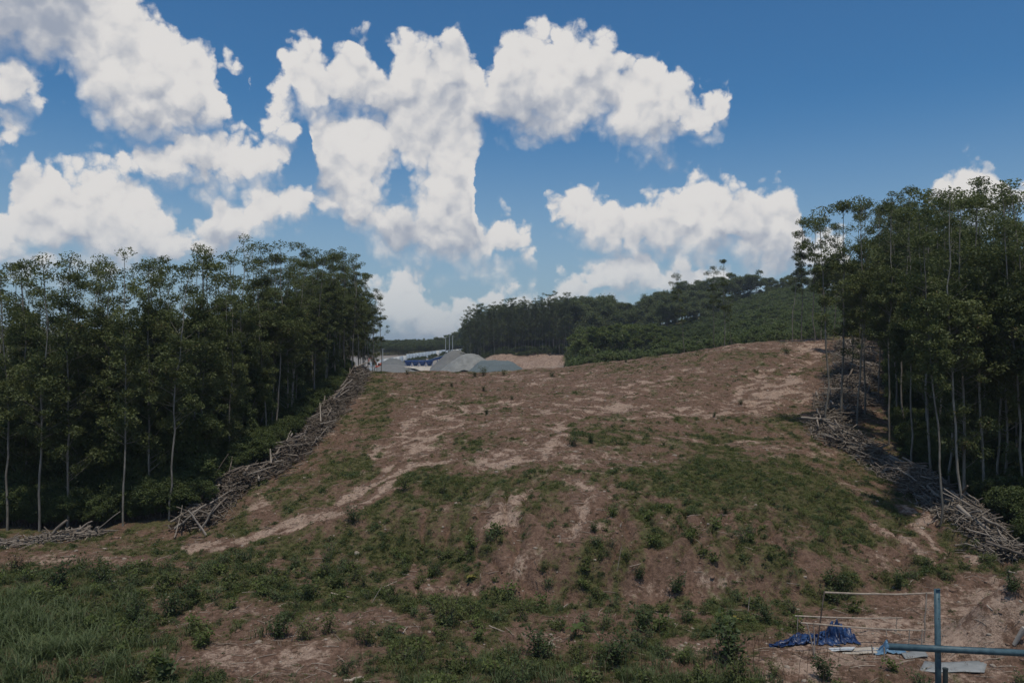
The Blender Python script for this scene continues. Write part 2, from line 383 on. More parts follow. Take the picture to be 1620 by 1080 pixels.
# ------------------------------------------------------------------ the lie of the land
# columns of the photo, each with (distance, height) down its length: flat, bank, cleared ridge, yard and hills beyond
LAND = {
 -500: [(0,0),(45,0),(60,-.3),(120,2),(200,4),(400,8),(700,14),(1500,40),(5000,60)],
 0: [(0,0),(44,0),(52,-.3),(62,-.3),(120,2.5),(200,3),(450,6),(700,9),(1500,40),(5000,60)],
 150: [(0,0),(44,0),(51,-.2),(62,0),(120,3),(200,3),(450,5),(700,9),(1500,42),(5000,60)],
 310: [(0,0),(43,0),(49,.05),(54,.9),(61,1.2),(80,2),(120,4),(200,2),(450,4),(700,10),(1500,45),(5000,60)],
 370: [(0,0),(42,0),(46,.4),(53,1.3),(58,1.7),(80,2.6),(120,5),(200,2),(450,4),(700,10),(1500,45),(5000,60)],
 450: [(0,0),(41,0),(44,.25),(50,1.6),(57,2.2),(66,2.6),(80,3.3),(120,6),(200,2),(450,3),(700,10),(1500,45),(5000,60)],
 570: [(0,0),(40,0),(43,.2),(48,2),(60,3.5),(80,5.2),(98,6.8),(112,7.8),(125,7.7),(140,6.5),(200,1),(300,-1),(420,0),(475,4.5),(600,8),(800,8),(1500,26),(5000,30)],
 640: [(0,0),(40,0),(42,.2),(47,2.2),(59,3.7),(77,5.3),(97,6.8),(113,7.75),(125,7.65),(140,6.5),(200,1),(300,-1),(420,0),(475,5),(600,9),(800,8),(1500,16),(5000,20)],
 730: [(0,0),(39.5,0),(42,.3),(47,2.5),(58,3.9),(75,5.3),(95,6.7),(113,7.8),(125,7.7),(140,6.6),(200,1),(300,-1),(380,1),(440,7),(600,9),(1500,20),(5000,20)],
 780: [(0,0),(39.3,0),(41,.9),(45,2.8),(56,3.9),(71,5.1),(94,6.6),(114,7.8),(126,7.7),(140,6.7),(200,1),(285,0),(310,3),(335,7.6),(360,8.3),(600,14),(5000,20)],
 850: [(0,0),(38.8,0),(40.3,1.3),(44,2.9),(53,3.8),(66,4.9),(92,6.5),(115,7.9),(128,7.9),(140,7),(200,2),(285,2),(310,5.6),(335,7.2),(360,8),(450,12),(700,14),(5000,20)],
 920: [(0,0),(38,0),(39.5,1.5),(44,2.95),(53,3.8),(66,4.8),(92,6.7),(116,8.7),(129,8.7),(143,7.5),(200,3),(260,4),(310,6.5),(400,13),(480,15),(700,14),(5000,20)],
 1000: [(0,0),(37.5,0),(38.8,1.9),(44.5,3.0),(53,3.7),(66,4.7),(92,6.9),(117,9.5),(130,9.5),(150,7),(220,4),(300,9),(400,18),(480,22),(700,15),(5000,20)],
 1150: [(0,0),(37,0),(38.3,2.1),(46,2.95),(65,4),(90,6.7),(118,11.6),(130,11.8),(150,10),(200,9),(300,18),(390,29),(450,31),(600,20),(5000,20)],
 1240: [(0,0),(37,0),(38.6,1.9),(47,2.7),(65,4),(89,6.8),(115,11.4),(121,12.4),(133,12.6),(160,11),(200,12),(300,25),(365,34.5),(400,35),(450,32),(600,20),(5000,20)],
 1290: [(0,0),(36.8,0),(39.5,1.5),(48,2.4),(66,4),(88,6.8),(112,10.8),(121,12.7),(135,12.8),(160,11.5),(200,13),(300,25),(365,33),(400,33),(450,31),(600,20),(5000,20)],
 1400: [(0,0),(36,.1),(44,1.),(55,2.2),(62,3),(85,6.5),(110,11),(130,13.5),(200,15),(370,28),(600,20),(5000,20)],
 1500: [(0,0),(35,.1),(43,.8),(52,1.7),(65,3),(90,7),(130,13),(200,17),(400,25),(5000,20)],
 1600: [(0,0),(34,.2),(42,.6),(52,1.4),(70,3.5),(100,8),(150,14),(300,25),(5000,20)],
 2100: [(0,0),(40,.5),(60,2),(100,7),(150,12),(300,20),(5000,20)]}

_du = np.linspace(-1.05, 1.05, 421)
_dd = np.concatenate([np.arange(0, 200, .5), np.arange(200, 700, 4.0), np.linspace(700, 5200, 90)])
def _table():
    us = np.array([(k - CX) / FPX for k in LAND]); rows = []
    for c in LAND.values():
        a = np.array(c, float); rows.append(np.interp(_dd, a[:, 0], a[:, 1]))
    T = np.array(rows); Z = np.array([np.interp(_du, us, T[:, j]) for j in range(len(_dd))]).T
    def sm(Z, w, ax):
        k = np.hanning(w + 2)[1:-1]; k /= k.sum()
        P = np.pad(Z, [(w // 2, w // 2) if i == ax else (0, 0) for i in (0, 1)], mode='edge')
        return np.apply_along_axis(lambda r: np.convolve(r, k, 'valid'), ax, P)
    Z = sm(Z, 15, 0)
    Z = sm(Z, 5, 1)
    return Z
_Z = _table()

def base_h(X, Y):
    X, Y = np.asarray(X, float), np.asarray(Y, float)
    d = np.clip(Y, 0.5, 5100); u = np.clip(X / d, -1.04, 1.04)
    fi = (u - _du[0]) / (_du[1] - _du[0]); i = np.clip(fi.astype(int), 0, len(_du) - 2); fi = fi - i
    j = np.clip(np.searchsorted(_dd, d) - 1, 0, len(_dd) - 2); fj = (d - _dd[j]) / (_dd[j + 1] - _dd[j])
    return (_Z[i, j] * (1 - fi) + _Z[i + 1, j] * fi) * (1 - fj) + (_Z[i, j + 1] * (1 - fi) + _Z[i + 1, j + 1] * fi) * fj

def to_px(X, Y, Z):
    return CX + FPX * X / Y, HY + FPX * (CAM_H - Z) / Y

def gauss(px, py, L):
    r = np.zeros(np.shape(px))
    for x, y, rx, ry, w in L:
        r = r + w * np.exp(-((px - x) / rx) ** 2 - ((py - y) / ry) ** 2)
    return r

def polydist(px, py, P):
    best = np.full(np.shape(px), 1e9)
    for (x0, y0), (x1, y1) in zip(P[:-1], P[1:]):
        dx, dy = x1 - x0, y1 - y0
        t = np.clip(((px - x0) * dx + (py - y0) * dy) / (dx * dx + dy * dy), 0, 1)
        best = np.minimum(best, np.hypot(px - x0 - t * dx, (py - y0 - t * dy) * 1.6))
    return best

TRACKS = [[(300,872),(360,858),(440,835),(520,800),(575,768),(640,742),(720,722)], [(350,868),(430,848),(500,820),(560,790),(620,765)],
          [(1415,800),(1460,832),(1500,862),(1540,890)], [(1380,822),(1440,850),(1480,880)], [(1130,660),(1180,610),(1215,585),(1290,545)], [(1190,640),(1240,600),(1310,552)],
          [(560,770),(640,722),(700,690)], [(630,690),(670,650),(700,625)], [(930,760),(925,800),(900,850)], [(840,770),(800,815),(770,835)],
          [(900,695),(860,715),(790,735)], [(760,742),(830,702),(900,668),(990,640)], [(700,662),(760,642),(840,628)], [(960,622),(1040,600),(1100,582)], [(1000,668),(1080,652),(1160,658)], [(600,722),(650,692),(720,674)], [(1060,692),(1130,702),(1210,708)], [(820,662),(900,640),(960,632)]]
GREEN = [(680,770,90,30,.65),(570,800,60,28,.55),(480,845,70,22,.35),(600,860,120,25,.55),(450,790,50,16,.4),(540,730,40,20,.35),(600,650,30,45,.45),(590,600,25,10,.5),
         (930,688,45,16,.6),(1110,745,90,28,.55),(1080,800,90,20,.3),(1230,760,110,40,.35),(1300,830,120,30,.5),(1150,705,60,16,.35),(860,800,40,30,.2),
         (960,890,50,30,.55),(740,870,60,30,.4),(1230,870,70,22,.35),(1300,930,90,22,.5),(1590,890,60,30,.4),(1160,640,40,14,.2),(1265,585,60,16,.35),(1270,660,40,30,.35),
         (900,960,200,18,.35),(1120,985,120,25,.35),(120,990,190,90,.6),(260,870,60,12,.8),(300,915,160,25,.4),(620,960,180,30,.35),(720,945,90,8,.8),(800,1050,200,30,.4),(1180,1000,90,40,.4),(450,950,110,30,.4),
         (760,645,60,14,.2),(1200,560,60,8,.25),(1480,930,120,30,.3)]
BARE = [(400,965,80,12,.9),(540,985,60,14,.9),(120,882,120,10,.8),(230,893,50,7,.8),(360,1045,150,22,.9),(500,1030,80,14,.8),(660,910,40,6,.9),(720,925,90,6,.9),(640,980,70,12,.6),(920,975,80,8,.7),(850,1000,60,10,.7),
        (1110,1018,50,9,.9),(1100,975,60,6,.5),(1330,1030,140,40,1.1),(1550,1020,120,60,1.1),(1250,1060,60,25,.8),(1040,920,50,22,.7),(1100,905,80,20,.5),(1480,945,90,25,.9),(1550,930,40,30,.6),(1380,985,120,10,.8),
        (810,890,45,25,.6),(780,800,60,25,.4),(930,800,40,45,.6),(860,740,70,22,.35),(1250,620,60,30,.55),(1190,640,45,20,.5),(1000,640,130,30,.3),(780,670,130,30,.3),(640,690,50,30,.3),(850,600,200,8,.35),(1230,550,120,8,.4),(1400,870,70,20,.3),
        (420,805,50,14,.5),(990,720,100,18,.3),(1250,715,70,10,.5),(840,715,90,12,.4),(1150,800,120,16,.25)]

def cover(X, Y, Z=None):
    """green cover and pale bare soil, 0..1, at places on the ground"""
    Zb = base_h(X, Y) if Z is None else Z
    Yc = np.maximum(Y, 8.0)
    px, py = to_px(X, Yc, Zb)
    px = px + 22 * fbm(X * .25, Y * .25, 5, 3); py = py + 9 * fbm(X * .25, Y * .25, 9, 3)
    a, b = X * .83 + Y * .55, -X * .55 + Y * .83           # the machine's lanes run up to the right
    blot = fbm(X * .16, Y * .13, 21, 4, .6)
    spk = fbm(X * .9, Y * .55, 33, 3, .6)
    streak = .6 * fbm(a * .22, b * .7, 41, 4, .6) + .6 * fbm(X * .45 + .3 * Y, Y * .33, 43, 4, .6)
    g = .43 + .30 * blot + .42 * spk + .20 * fbm(X * 2.6, Y * 1.9, 35, 2) + .72 * gauss(px, py, GREEN) - .85 * gauss(px, py, BARE)
    g = g + .14 * sstep(640, 900, px) * sstep(41, 46, Y) * (1 - sstep(55, 70, Y)) - .08 * sstep(60, 90, Y) * sstep(0, .2, 1 - np.abs(px - 850) / 600)
    tr = np.zeros(np.shape(px))
    for k, P in enumerate(TRACKS): tr = np.maximum(tr, (1.55 if k < 3 else .95 if k < 11 else .75) * np.exp(-(polydist(px, py, P) / (7.0 if k < 11 else 5.0)) ** 2))
    g = g - tr * .9
    onhill = sstep(42, 48, Y) * (1 - sstep(130, 150, Y))
    pale = .12 + .75 * streak * (.35 + .65 * onhill) + .25 * spk + .52 * gauss(px, py, BARE) + tr * .62 - .55 * np.clip(gauss(px, py, GREEN), 0, 1)
    forest = np.maximum(in_left(X, Y), in_right(X, Y))
    g = np.clip(g, 0, 1); pale = np.clip(pale, 0, 1) * (1 - .9 * forest)
    far = sstep(150, 200, Y)
    yard = far * (1 - sstep(740, 780, px) * sstep(285, 300, Y)) * (1 - sstep(880, 930, px)) * (1 - sstep(470, 500, Y))
    dirt = far * sstep(735, 765, px) * (1 - sstep(885, 905, px)) * (1 - sstep(338, 346, Y)) * sstep(284, 292, Y)
    g = g * (1 - far) + far * np.where(yard + dirt > .5, .1, .95); pale = pale * (1 - far) + dirt * (.65 + .2 * streak) + yard * .35
    return g, np.clip(pale, 0, 1), yard

PILE_L = [(308,838),(330,806),(372,772),(440,738),(492,692),(520,655),(548,628),(562,600),(570,588)]
PILE_R = [(1352,546),(1358,575),(1352,610),(1338,645),(1305,682),(1345,706),(1400,738),(1455,772),(1515,812),(1565,858),(1612,888)]

def _front(P):
    out = []
    for px, py in P:
        d = np.arange(20, 180, .1); X = (px - CX) / FPX * d; z = CAM_H - (py - HY) / FPX * d
        k = np.argmax(z <= base_h(X, d)); out.append(((px - CX) / FPX, d[k] if k else 118.0))
    return out
FL, FR = _front(PILE_L), _front(PILE_R)
XL = np.array([(u * d, d) for u, d in FL]); XR = np.array([(u * d, d) for u, d in FR])
def in_left(X, Y):
    """1 inside the left forest"""
    xb = np.interp(Y, XL[:, 1], XL[:, 0]) - 1.0
    return sstep(0, 1.0, xb - X) * sstep(50.5, 52, Y + .0 * X) * (1 - sstep(165, 170, Y))
EDGE_R = np.array([(27.4,42),(29.6,52),(30.4,60),(31.6,66),(34.2,72),(38.6,82),(46.0,98),(52.5,112),(56.5,120)])   # edge of the right wood: x, distance
def in_right(X, Y):
    xb = np.interp(Y, EDGE_R[:, 1], EDGE_R[:, 0]) + .6
    return sstep(0, 1.0, X - xb) * sstep(39, 41, Y) * (1 - sstep(165, 170, Y))

def height(X, Y):
    X, Y = np.asarray(X, float), np.asarray(Y, float)
    Z = base_h(X, Y)
    px, py = to_px(X, np.maximum(Y, 8), Z)
    near = 1 - sstep(130, 200, Y)
    bank = sstep(37, 40, Y) * (1 - sstep(46, 54, Y))
    hill = sstep(42, 50, Y) * near
    Z = Z + .32 * fbm(X * .13, Y * .13, 3, 3) * (.35 + .65 * hill) * near
    Z = Z + .10 * fbm(X * .55, Y * .45, 7, 3, .55) * near
    Z = Z + (.030 + .035 * bank) * fbm(X * 2.1, Y * 2.1, 11, 3, .6) * near
    gul = 1 - np.abs(perlin(X * .55 + .8 * perlin(X * .3, Y * .3, 4), Y * .16, 13)) * 2.6
    Z = Z - bank * .55 * np.clip(gul, 0, 1) ** 2 * sstep(560, 700, px)
    a, b = X * .83 + Y * .55, -X * .55 + Y * .83
    Z = Z + hill * .05 * fbm(a * .3, b * 2.0, 15, 2)
    tr = np.zeros(np.shape(X))
    for P in TRACKS: tr = np.maximum(tr, np.exp(-(polydist(px, py, P) / 7.0) ** 2))
    Z = Z - .10 * tr * near
    Z = Z - .35 * np.exp(-((Y - (38.2 - .0018 * (px - 850))) / .9) ** 2) * sstep(560, 720, px) * (1 - sstep(1500, 1560, px))  # ditch under the bank
    Z = Z + 2.7 * np.exp(-(((X - 20.4) / 2.5) ** 2 + ((Y - 31.2) / 1.7) ** 2)) * (1 + .12 * fbm(X, Y, 91, 3)) + .5 * np.exp(-(((X - 12.8) / 2.6) ** 2 + ((Y - 28.6) / 1.2) ** 2)) * .6
    Z = Z + .5 * np.exp(-(((X + 17) / 4) ** 2 + ((Y - 29) / 2.0) ** 2))
    Z = Z + 1.1 * fbm(X * .07, Y * .09, 29, 4, .6) * sstep(735, 760, px) * (1 - sstep(895, 915, px)) * sstep(282, 295, Y) * (1 - sstep(350, 370, Y))
    Z = Z + sstep(150, 220, Y) * .5 * fbm(X * .03, Y * .03, 19, 3) * sstep(880, 930, px)
    return Z

_gx, _gy = np.arange(-95, 100, .3), np.arange(20, 165, .3)
_G = None
def h1(x, y):
    """height of the ground under one place (near ground from a fine table)"""
    global _G
    if not (-94 < x < 99 and 21 < y < 164): return float(height(np.array([x]), np.array([y]))[0])
    if _G is None:
        A, B = np.meshgrid(_gx, _gy); _G = height(A.ravel(), B.ravel()).reshape(A.shape)
    fx, fy = (x + 95) / .3, (y - 20) / .3; i, j = int(fx), int(fy); fx -= i; fy -= j
    return float((_G[j, i] * (1 - fx) + _G[j, i + 1] * fx) * (1 - fy) + (_G[j + 1, i] * (1 - fx) + _G[j + 1, i + 1] * fx) * fy)

def ground_at(px, py, dmin=15., dmax=400.):
    d = np.arange(dmin, dmax, .05); X = (px - CX) / FPX * d; z = CAM_H - (py - HY) / FPX * d
    k = np.argmax(z <= height(X, d))
    y = d[k] if z[k] <= height(X[k:k+1], d[k:k+1])[0] else 118.0
    x = (px - CX) / FPX * y
    return Vector((x, y, h1(x, y)))

def at(px, py, d): return Vector(((px - CX) / FPX * d, d, CAM_H - (py - HY) / FPX * d))

# ------------------------------------------------------------------ ground sheet
def ground_material():
    m, t = newmat('ground_soil')
    geo = node(t, 'ShaderNodeNewGeometry').outputs['Position']
    g, p, yd = attr(t, 'green').outputs['Fac'], attr(t, 'pale').outputs['Fac'], attr(t, 'yard').outputs['Fac']
    n1 = noise(t, geo, .9, 5, .65); n2 = noise(t, geo, 5.0, 5, .7); n3 = noise(t, geo, 22.0, 4, .7)
    soil = mixc(t, mrange(t, n2, .35, .65), (.112, .067, .047), (.222, .137, .099))
    pale = mixc(t, mrange(t, n2, .3, .7), (.29, .200, .152), (.47, .345, .268))
    pf = mth(t, 'ADD', p, mth(t, 'MULTIPLY_ADD', n1, 1.5, -.75)); pf = mth(t, 'ADD', pf, mth(t, 'MULTIPLY_ADD', n2, 1.1, -.55)); pf = mth(t, 'ADD', pf, mth(t, 'MULTIPLY_ADD', n3, .8, -.4))
    fleck = noise(t, vmth(t, 'MULTIPLY', geo, (1.0, .55, 1.0)), 2.4, 4, .6)
    pf = mth(t, 'ADD', pf, mth(t, 'MULTIPLY_ADD', fleck, 1.6, -.80))
    c = mixc(t, mrange(t, pf, .34, .80), soil, pale)
    litter = mixc(t, mrange(t, n3, .45, .62), c, (.080, .054, .036))
    c = mixc(t, mrange(t, n1, .4, .6, .15, .75), c, litter)
    green = mixc(t, mrange(t, n2, .35, .65), (.042, .048, .017), (.105, .108, .038))
    gf = mth(t, 'ADD', g, mth(t, 'MULTIPLY_ADD', n2, 1.2, -.6)); gf = mth(t, 'ADD', gf, mth(t, 'MULTIPLY_ADD', n3, 1.0, -.5))
    c = mixc(t, mrange(t, gf, .22, .85, 0, .86), c, green)
    grit = mixc(t, n2, (.20, .195, .185), (.30, .285, .265))
    c = mixc(t, mth(t, 'MULTIPLY', yd, .85), c, grit)
    h = mth(t, 'MULTIPLY_ADD', n3, .5, n2)
    finish(t, principled(t, c, .95, .15, 0, bump(t, h, .9, .12)))
    return m

def build_ground():
    u = np.concatenate([[-3, -2, -1.4, -1.05, -.9, -.8], np.linspace(-.74, .74, 560), [.8, .9, 1.05, 1.4, 2, 3]])
    d = np.concatenate([[2, 6, 10, 14, 17, 20, 22, 24], np.arange(25, 56, .13), np.arange(56, 90, .22), np.arange(90, 135, .3), np.arange(135, 230, 2.0), np.arange(230, 480, 3.0), np.geomspace(480, 5000, 40)])
    U, D = np.meshgrid(u, d); X, Y = (U * D).ravel(), D.ravel()
    Z = height(X, Y); g, p, yd = cover(X, Y)
    nu, nd = len(u), len(d)
    i = (np.arange(nd - 1)[:, None] * nu + np.arange(nu - 1)[None]).ravel()
    F = np.stack([i, i + 1, i + nu + 1, i + nu], -1)
    me = mesh_from('ground', np.stack([X, Y, Z], -1), F, None, True, ground_material())
    for k, v in (('green', g), ('pale', p), ('yard', yd)):
        a = me.attributes.new(k, 'FLOAT', 'POINT'); a.data.foreach_set('value', v.astype(np.float32))
    o = obj('ground', me, kind='structure')
    return o
build_ground()

# ------------------------------------------------------------------ plants: prototypes
def euc_proto(seed, H=18.0, low=.45, lean=0.0, clumps=74, spread=1.0, top=.80, body=1.0):
    """slender eucalyptus: pale wandering stem with fine limbs; dense tufted body, a few separate tufts carried above it"""
    r = np.random.default_rng(seed)
    n = 15; z = np.linspace(0, H * .97, n)
    wx = np.cumsum(r.normal(0, .07, n)) + lean * (z / H) ** 1.6; wy = np.cumsum(r.normal(0, .07, n))
    wx -= wx[0]; wy -= wy[0]
    P = np.stack([wx, wy, z], -1); P[0, 2] = -.5
    R = .068 * (1 - z / H) ** .8 * r.uniform(.75, 1.2) + .012
    tk = MB(); tk.tube(P, R, 7)
    cr = MB()
    def axis(zz): return np.array([np.interp(zz, z, wx), np.interp(zz, z, wy), zz])
    tufts = r.integers(5, 9)
    for k in range(clumps + tufts):
        if k < clumps:      # body of the crown
            f = low + (top - low) * r.uniform(0, 1) ** .8; rel = (f - low) / (top - low)
            reach = spread * (.35 + 1.30 * np.sin(np.pi * np.clip(rel * .78 + .14, 0, 1))) * r.uniform(.25, 1.1)
            m = int(r.uniform(70, 150) * body); rad = r.uniform(.26, .52); a = r.uniform(0, 2 * np.pi)
        else:               # tufts at the top
            f = 1.0 if k == clumps else r.uniform(top, .985); reach = 0.1 if k == clumps else spread * r.uniform(.35, 1.25) * (1.5 - f)  * 2.0
            m = int(r.uniform(75, 150)); rad = r.uniform(.36, .62); a = k * 2.4 + r.normal(0, .5)
        zz = f * H
        start = axis(min(zz, H * .95) - reach * r.uniform(.4, .8))
        tip = axis(min(zz, H * .97)) + np.array([np.cos(a) * reach, np.sin(a) * reach, r.uniform(-.1, .35)])
        mid = start * .45 + tip * .55 + np.array([0, 0, -.1])
        tk.tube([start, mid, tip], [.018 * (1.2 - f * .6), .012, .006], 4, .2, cap=False)
        q = r.normal(size=(m, 3)); q *= (r.uniform(.25, 1, (m, 1)) ** .5) / (np.linalg.norm(q, axis=1)[:, None] + 1e-9)
        C = tip + q * np.array([rad, rad, rad * .62]) * 1.25 + r.normal(size=(m, 3)) * .05
        m2 = m // 8
        C2 = mid + (tip - mid) * r.uniform(0, 1, (m2, 1)) + r.normal(size=(m2, 3)) * .18
        base = r.uniform(.0, .62)
        cr.leaves(np.vstack([C, C2]), .20, .082, r, .3, .25, tone=np.clip(base + r.uniform(0, .4, m + m2) + .1 * (r.uniform(size=m + m2) > .985), 0, 1))
    return tk.mesh('trunk', M_BARK, True), cr.mesh('crown', M_EUC)

def broad_proto(seed, H=16.0, W=5.0, mat=None, bark=None, clumps=120, low=.35, leaf=.42, nleaf=46, flat=.75, stem=.22, lay=.45):
    """broad-crowned forest tree: many lobed clumps over forking limbs"""
    r = np.random.default_rng(seed)
    tk, cr = MB(), MB()
    n = 9; z = np.linspace(-.5, H * .7, n)
    P = np.stack([np.cumsum(r.normal(0, .12, n)), np.cumsum(r.normal(0, .12, n)), z], -1); P[:, :2] -= P[0, :2]
    tk.tube(P, stem * (1 - np.linspace(0, .8, n)), 7)
    lobes = []
    for k in range(int(7 + W)):
        a = k * 2.4 + r.normal(0, .4); rr = W * .5 * np.sqrt(r.uniform(.05, 1)) * .8
        zc = H * (low + (1 - low) * (.45 + .5 * r.uniform() - .25 * (rr / (W * .5)) ** 2))
        c = np.array([np.cos(a) * rr, np.sin(a) * rr, zc]); lobes.append((c, r.uniform(.55, 1.0) * W * .24))
        s = P[r.integers(4, n)]
        tk.tube([s, s * .5 + c * .5 + np.array([0, 0, .3]), c], [stem * .4, stem * .22, .03], 5, cap=False)
    for k in range(clumps):
        c, q = lobes[r.integers(len(lobes))]
        v = r.normal(size=3); v /= np.linalg.norm(v); v[2] = abs(v[2]) * .9 - .25
        cc = c + v * q * np.array([1, 1, flat]) * r.uniform(.75, 1.1)
        m = int(nleaf * r.uniform(.7, 1.3)); rad = q * .30
        base = r.uniform(0, .6)
        cr.leaves(cc + r.normal(size=(m, 3)) * np.array([rad, rad, rad * .8]), leaf, leaf * .55, r, lay, .1, tone=base + r.uniform(0, .4, m))
    return tk.mesh('trunk', bark or M_JBARK, True), cr.mesh('crown', mat or M_JUNGLE)

def shrub_proto(seed, H=1.0, W=1.0, n=420, leaf=.11, mat=None, stems=9, wide=.5):
    r = np.random.default_rng(seed)
    st, fo = MB(), MB()
    for k in range(stems):
        a = r.uniform(0, 6.28); q = r.uniform(.2, 1) * W * .5; t = np.array([np.cos(a) * q, np.sin(a) * q, H * r.uniform(.55, 1.0)])
        mid = t * np.array([.45, .45, .55]); st.tube([(0, 0, -.06), mid, t], [.016, .011, .004], 4, cap=False)
        m = n // stems; f = r.uniform(.15, 1.08, (m, 1))
        pts = np.where(f < .55, mid * f / .55, mid + (t - mid) * (f - .55) / .45) + r.normal(size=(m, 3)) * np.array([.15, .15, .10]) * W * .8
        pts[:, 2] = np.maximum(pts[:, 2], .03)
        fo.leaves(pts, leaf, leaf * wide, r, .55, .1, tone=np.clip(r.uniform(0, .5) + r.uniform(0, .5, m), 0, 1))
    return st.mesh('stem', M_TWIG), fo.mesh('foliage', mat or M_SHRUB)

def blades(b, r, n, H, W, spread, arch=.6, seg=4, c=(0, 0, 0), tone0=0.0, wmul=1.0):
    for k in range(n):
        a = r.uniform(0, 6.28); h = H * r.uniform(.55, 1.1); q = arch * h * r.uniform(.3, 1.0)
        o = np.array([r.normal(0, spread), r.normal(0, spread), -.03]) + np.asarray(c); dr = np.array([np.cos(a), np.sin(a), 0]); sd_ = np.array([-np.sin(a), np.cos(a), 0])
        s = np.linspace(0, 1, seg + 1)[:, None]
        P = o + dr * q * s ** 1.8 + np.array([0, 0, 1.0]) * h * (s - .34 * arch * s ** 3)
        w = W * wmul * (1 - s ** 1.6 * .93) * r.uniform(.7, 1.2)
        V = np.empty((2 * (seg + 1), 3)); V[0::2] = P - sd_ * w * .5; V[1::2] = P + sd_ * w * .5
        i = np.arange(seg) * 2
        b.add(V, np.stack([i, i + 1, i + 3, i + 2], -1), min(1.0, tone0 + r.uniform(0, .97)))

def proto_obj(name, parts):
    """an unlinked object used only as a source for masses nobody could count"""
    return bpy.data.objects.new(name, parts)

def grass_proto(seed, n, H, W, spread, mat, arch=.6, seg=3):
    r = np.random.default_rng(seed); b = MB(); blades(b, r, n, H, W, spread, arch, seg)
    return b.mesh('grass_tuft', mat)

def weed_proto(seed, n=46, rad=.28, H=.16, leaf=.085, mat=None):
    r = np.random.default_rng(seed); b = MB()
    q = r.normal(size=(n, 2)) * rad * .5
    hz = H * r.uniform(.1, 1, n) * np.exp(-(q ** 2).sum(1) / rad ** 2)
    b.leaves(np.column_stack([q, hz + .01]), leaf, leaf * .62, r, .8, 0.0, tone=r.uniform(0, .97, n))
    return b.mesh('weed_patch', mat or M_WEED)

def fern_proto(seed, H=1.0, fronds=9):
    r = np.random.default_rng(seed); b = MB()
    for k in range(fronds):
        a = r.uniform(0, 6.28); L = H * r.uniform(.7, 1.2); s = np.linspace(.08, 1, 13)
        P = np.stack([np.cos(a) * L * .8 * s, np.sin(a) * L * .8 * s, L * (.95 * s - .55 * s ** 2.2)], -1)
        side = np.array([-np.sin(a), np.cos(a), 0]); w = .17 * L * np.sin(np.pi * (s * .9 + .1)) + .02
        for sg in (-1, 1):
            V = np.stack([P, P + side * sg * w[:, None] + np.array([0, 0, -.05 * L]), P + np.array([np.cos(a), np.sin(a), 0]) * .06 * L], 1).reshape(-1, 3)
            i = np.arange(len(s)) * 3; b.add(V, np.stack([i, i + 1, i + 2], -1), r.uniform(0, .9))
    return b.mesh('fern', M_FERN)

def joined(name, a, b):
    """trunk and crown in one source mesh for the uncounted rows deep in the wood"""
    me = bpy.data.meshes.new(name)
    va = np.empty(len(a.vertices) * 3, np.float32); a.vertices.foreach_get('co', va)
    vb = np.empty(len(b.vertices) * 3, np.float32); b.vertices.foreach_get('co', vb)
    na = len(a.vertices)
    fa = [list(p.vertices) for p in a.polygons]; fb = [[v + na for v in p.vertices] for p in b.polygons]
    me.from_pydata(np.concatenate([va, vb]).reshape(-1, 3).tolist(), [], fa + fb)
    for m in (a.materials[0], b.materials[0]): me.materials.append(m)
    me.polygons.foreach_set('material_index', [0] * len(fa) + [1] * len(fb))
    t = me.attributes.new('tone', 'FLOAT', 'POINT')
    ta = np.empty(na, np.float32); a.attributes['tone'].data.foreach_get('value', ta)
    tb = np.empty(len(b.vertices), np.float32); b.attributes['tone'].data.foreach_get('value', tb)
    t.data.foreach_set('value', np.concatenate([ta, tb]))
    return me

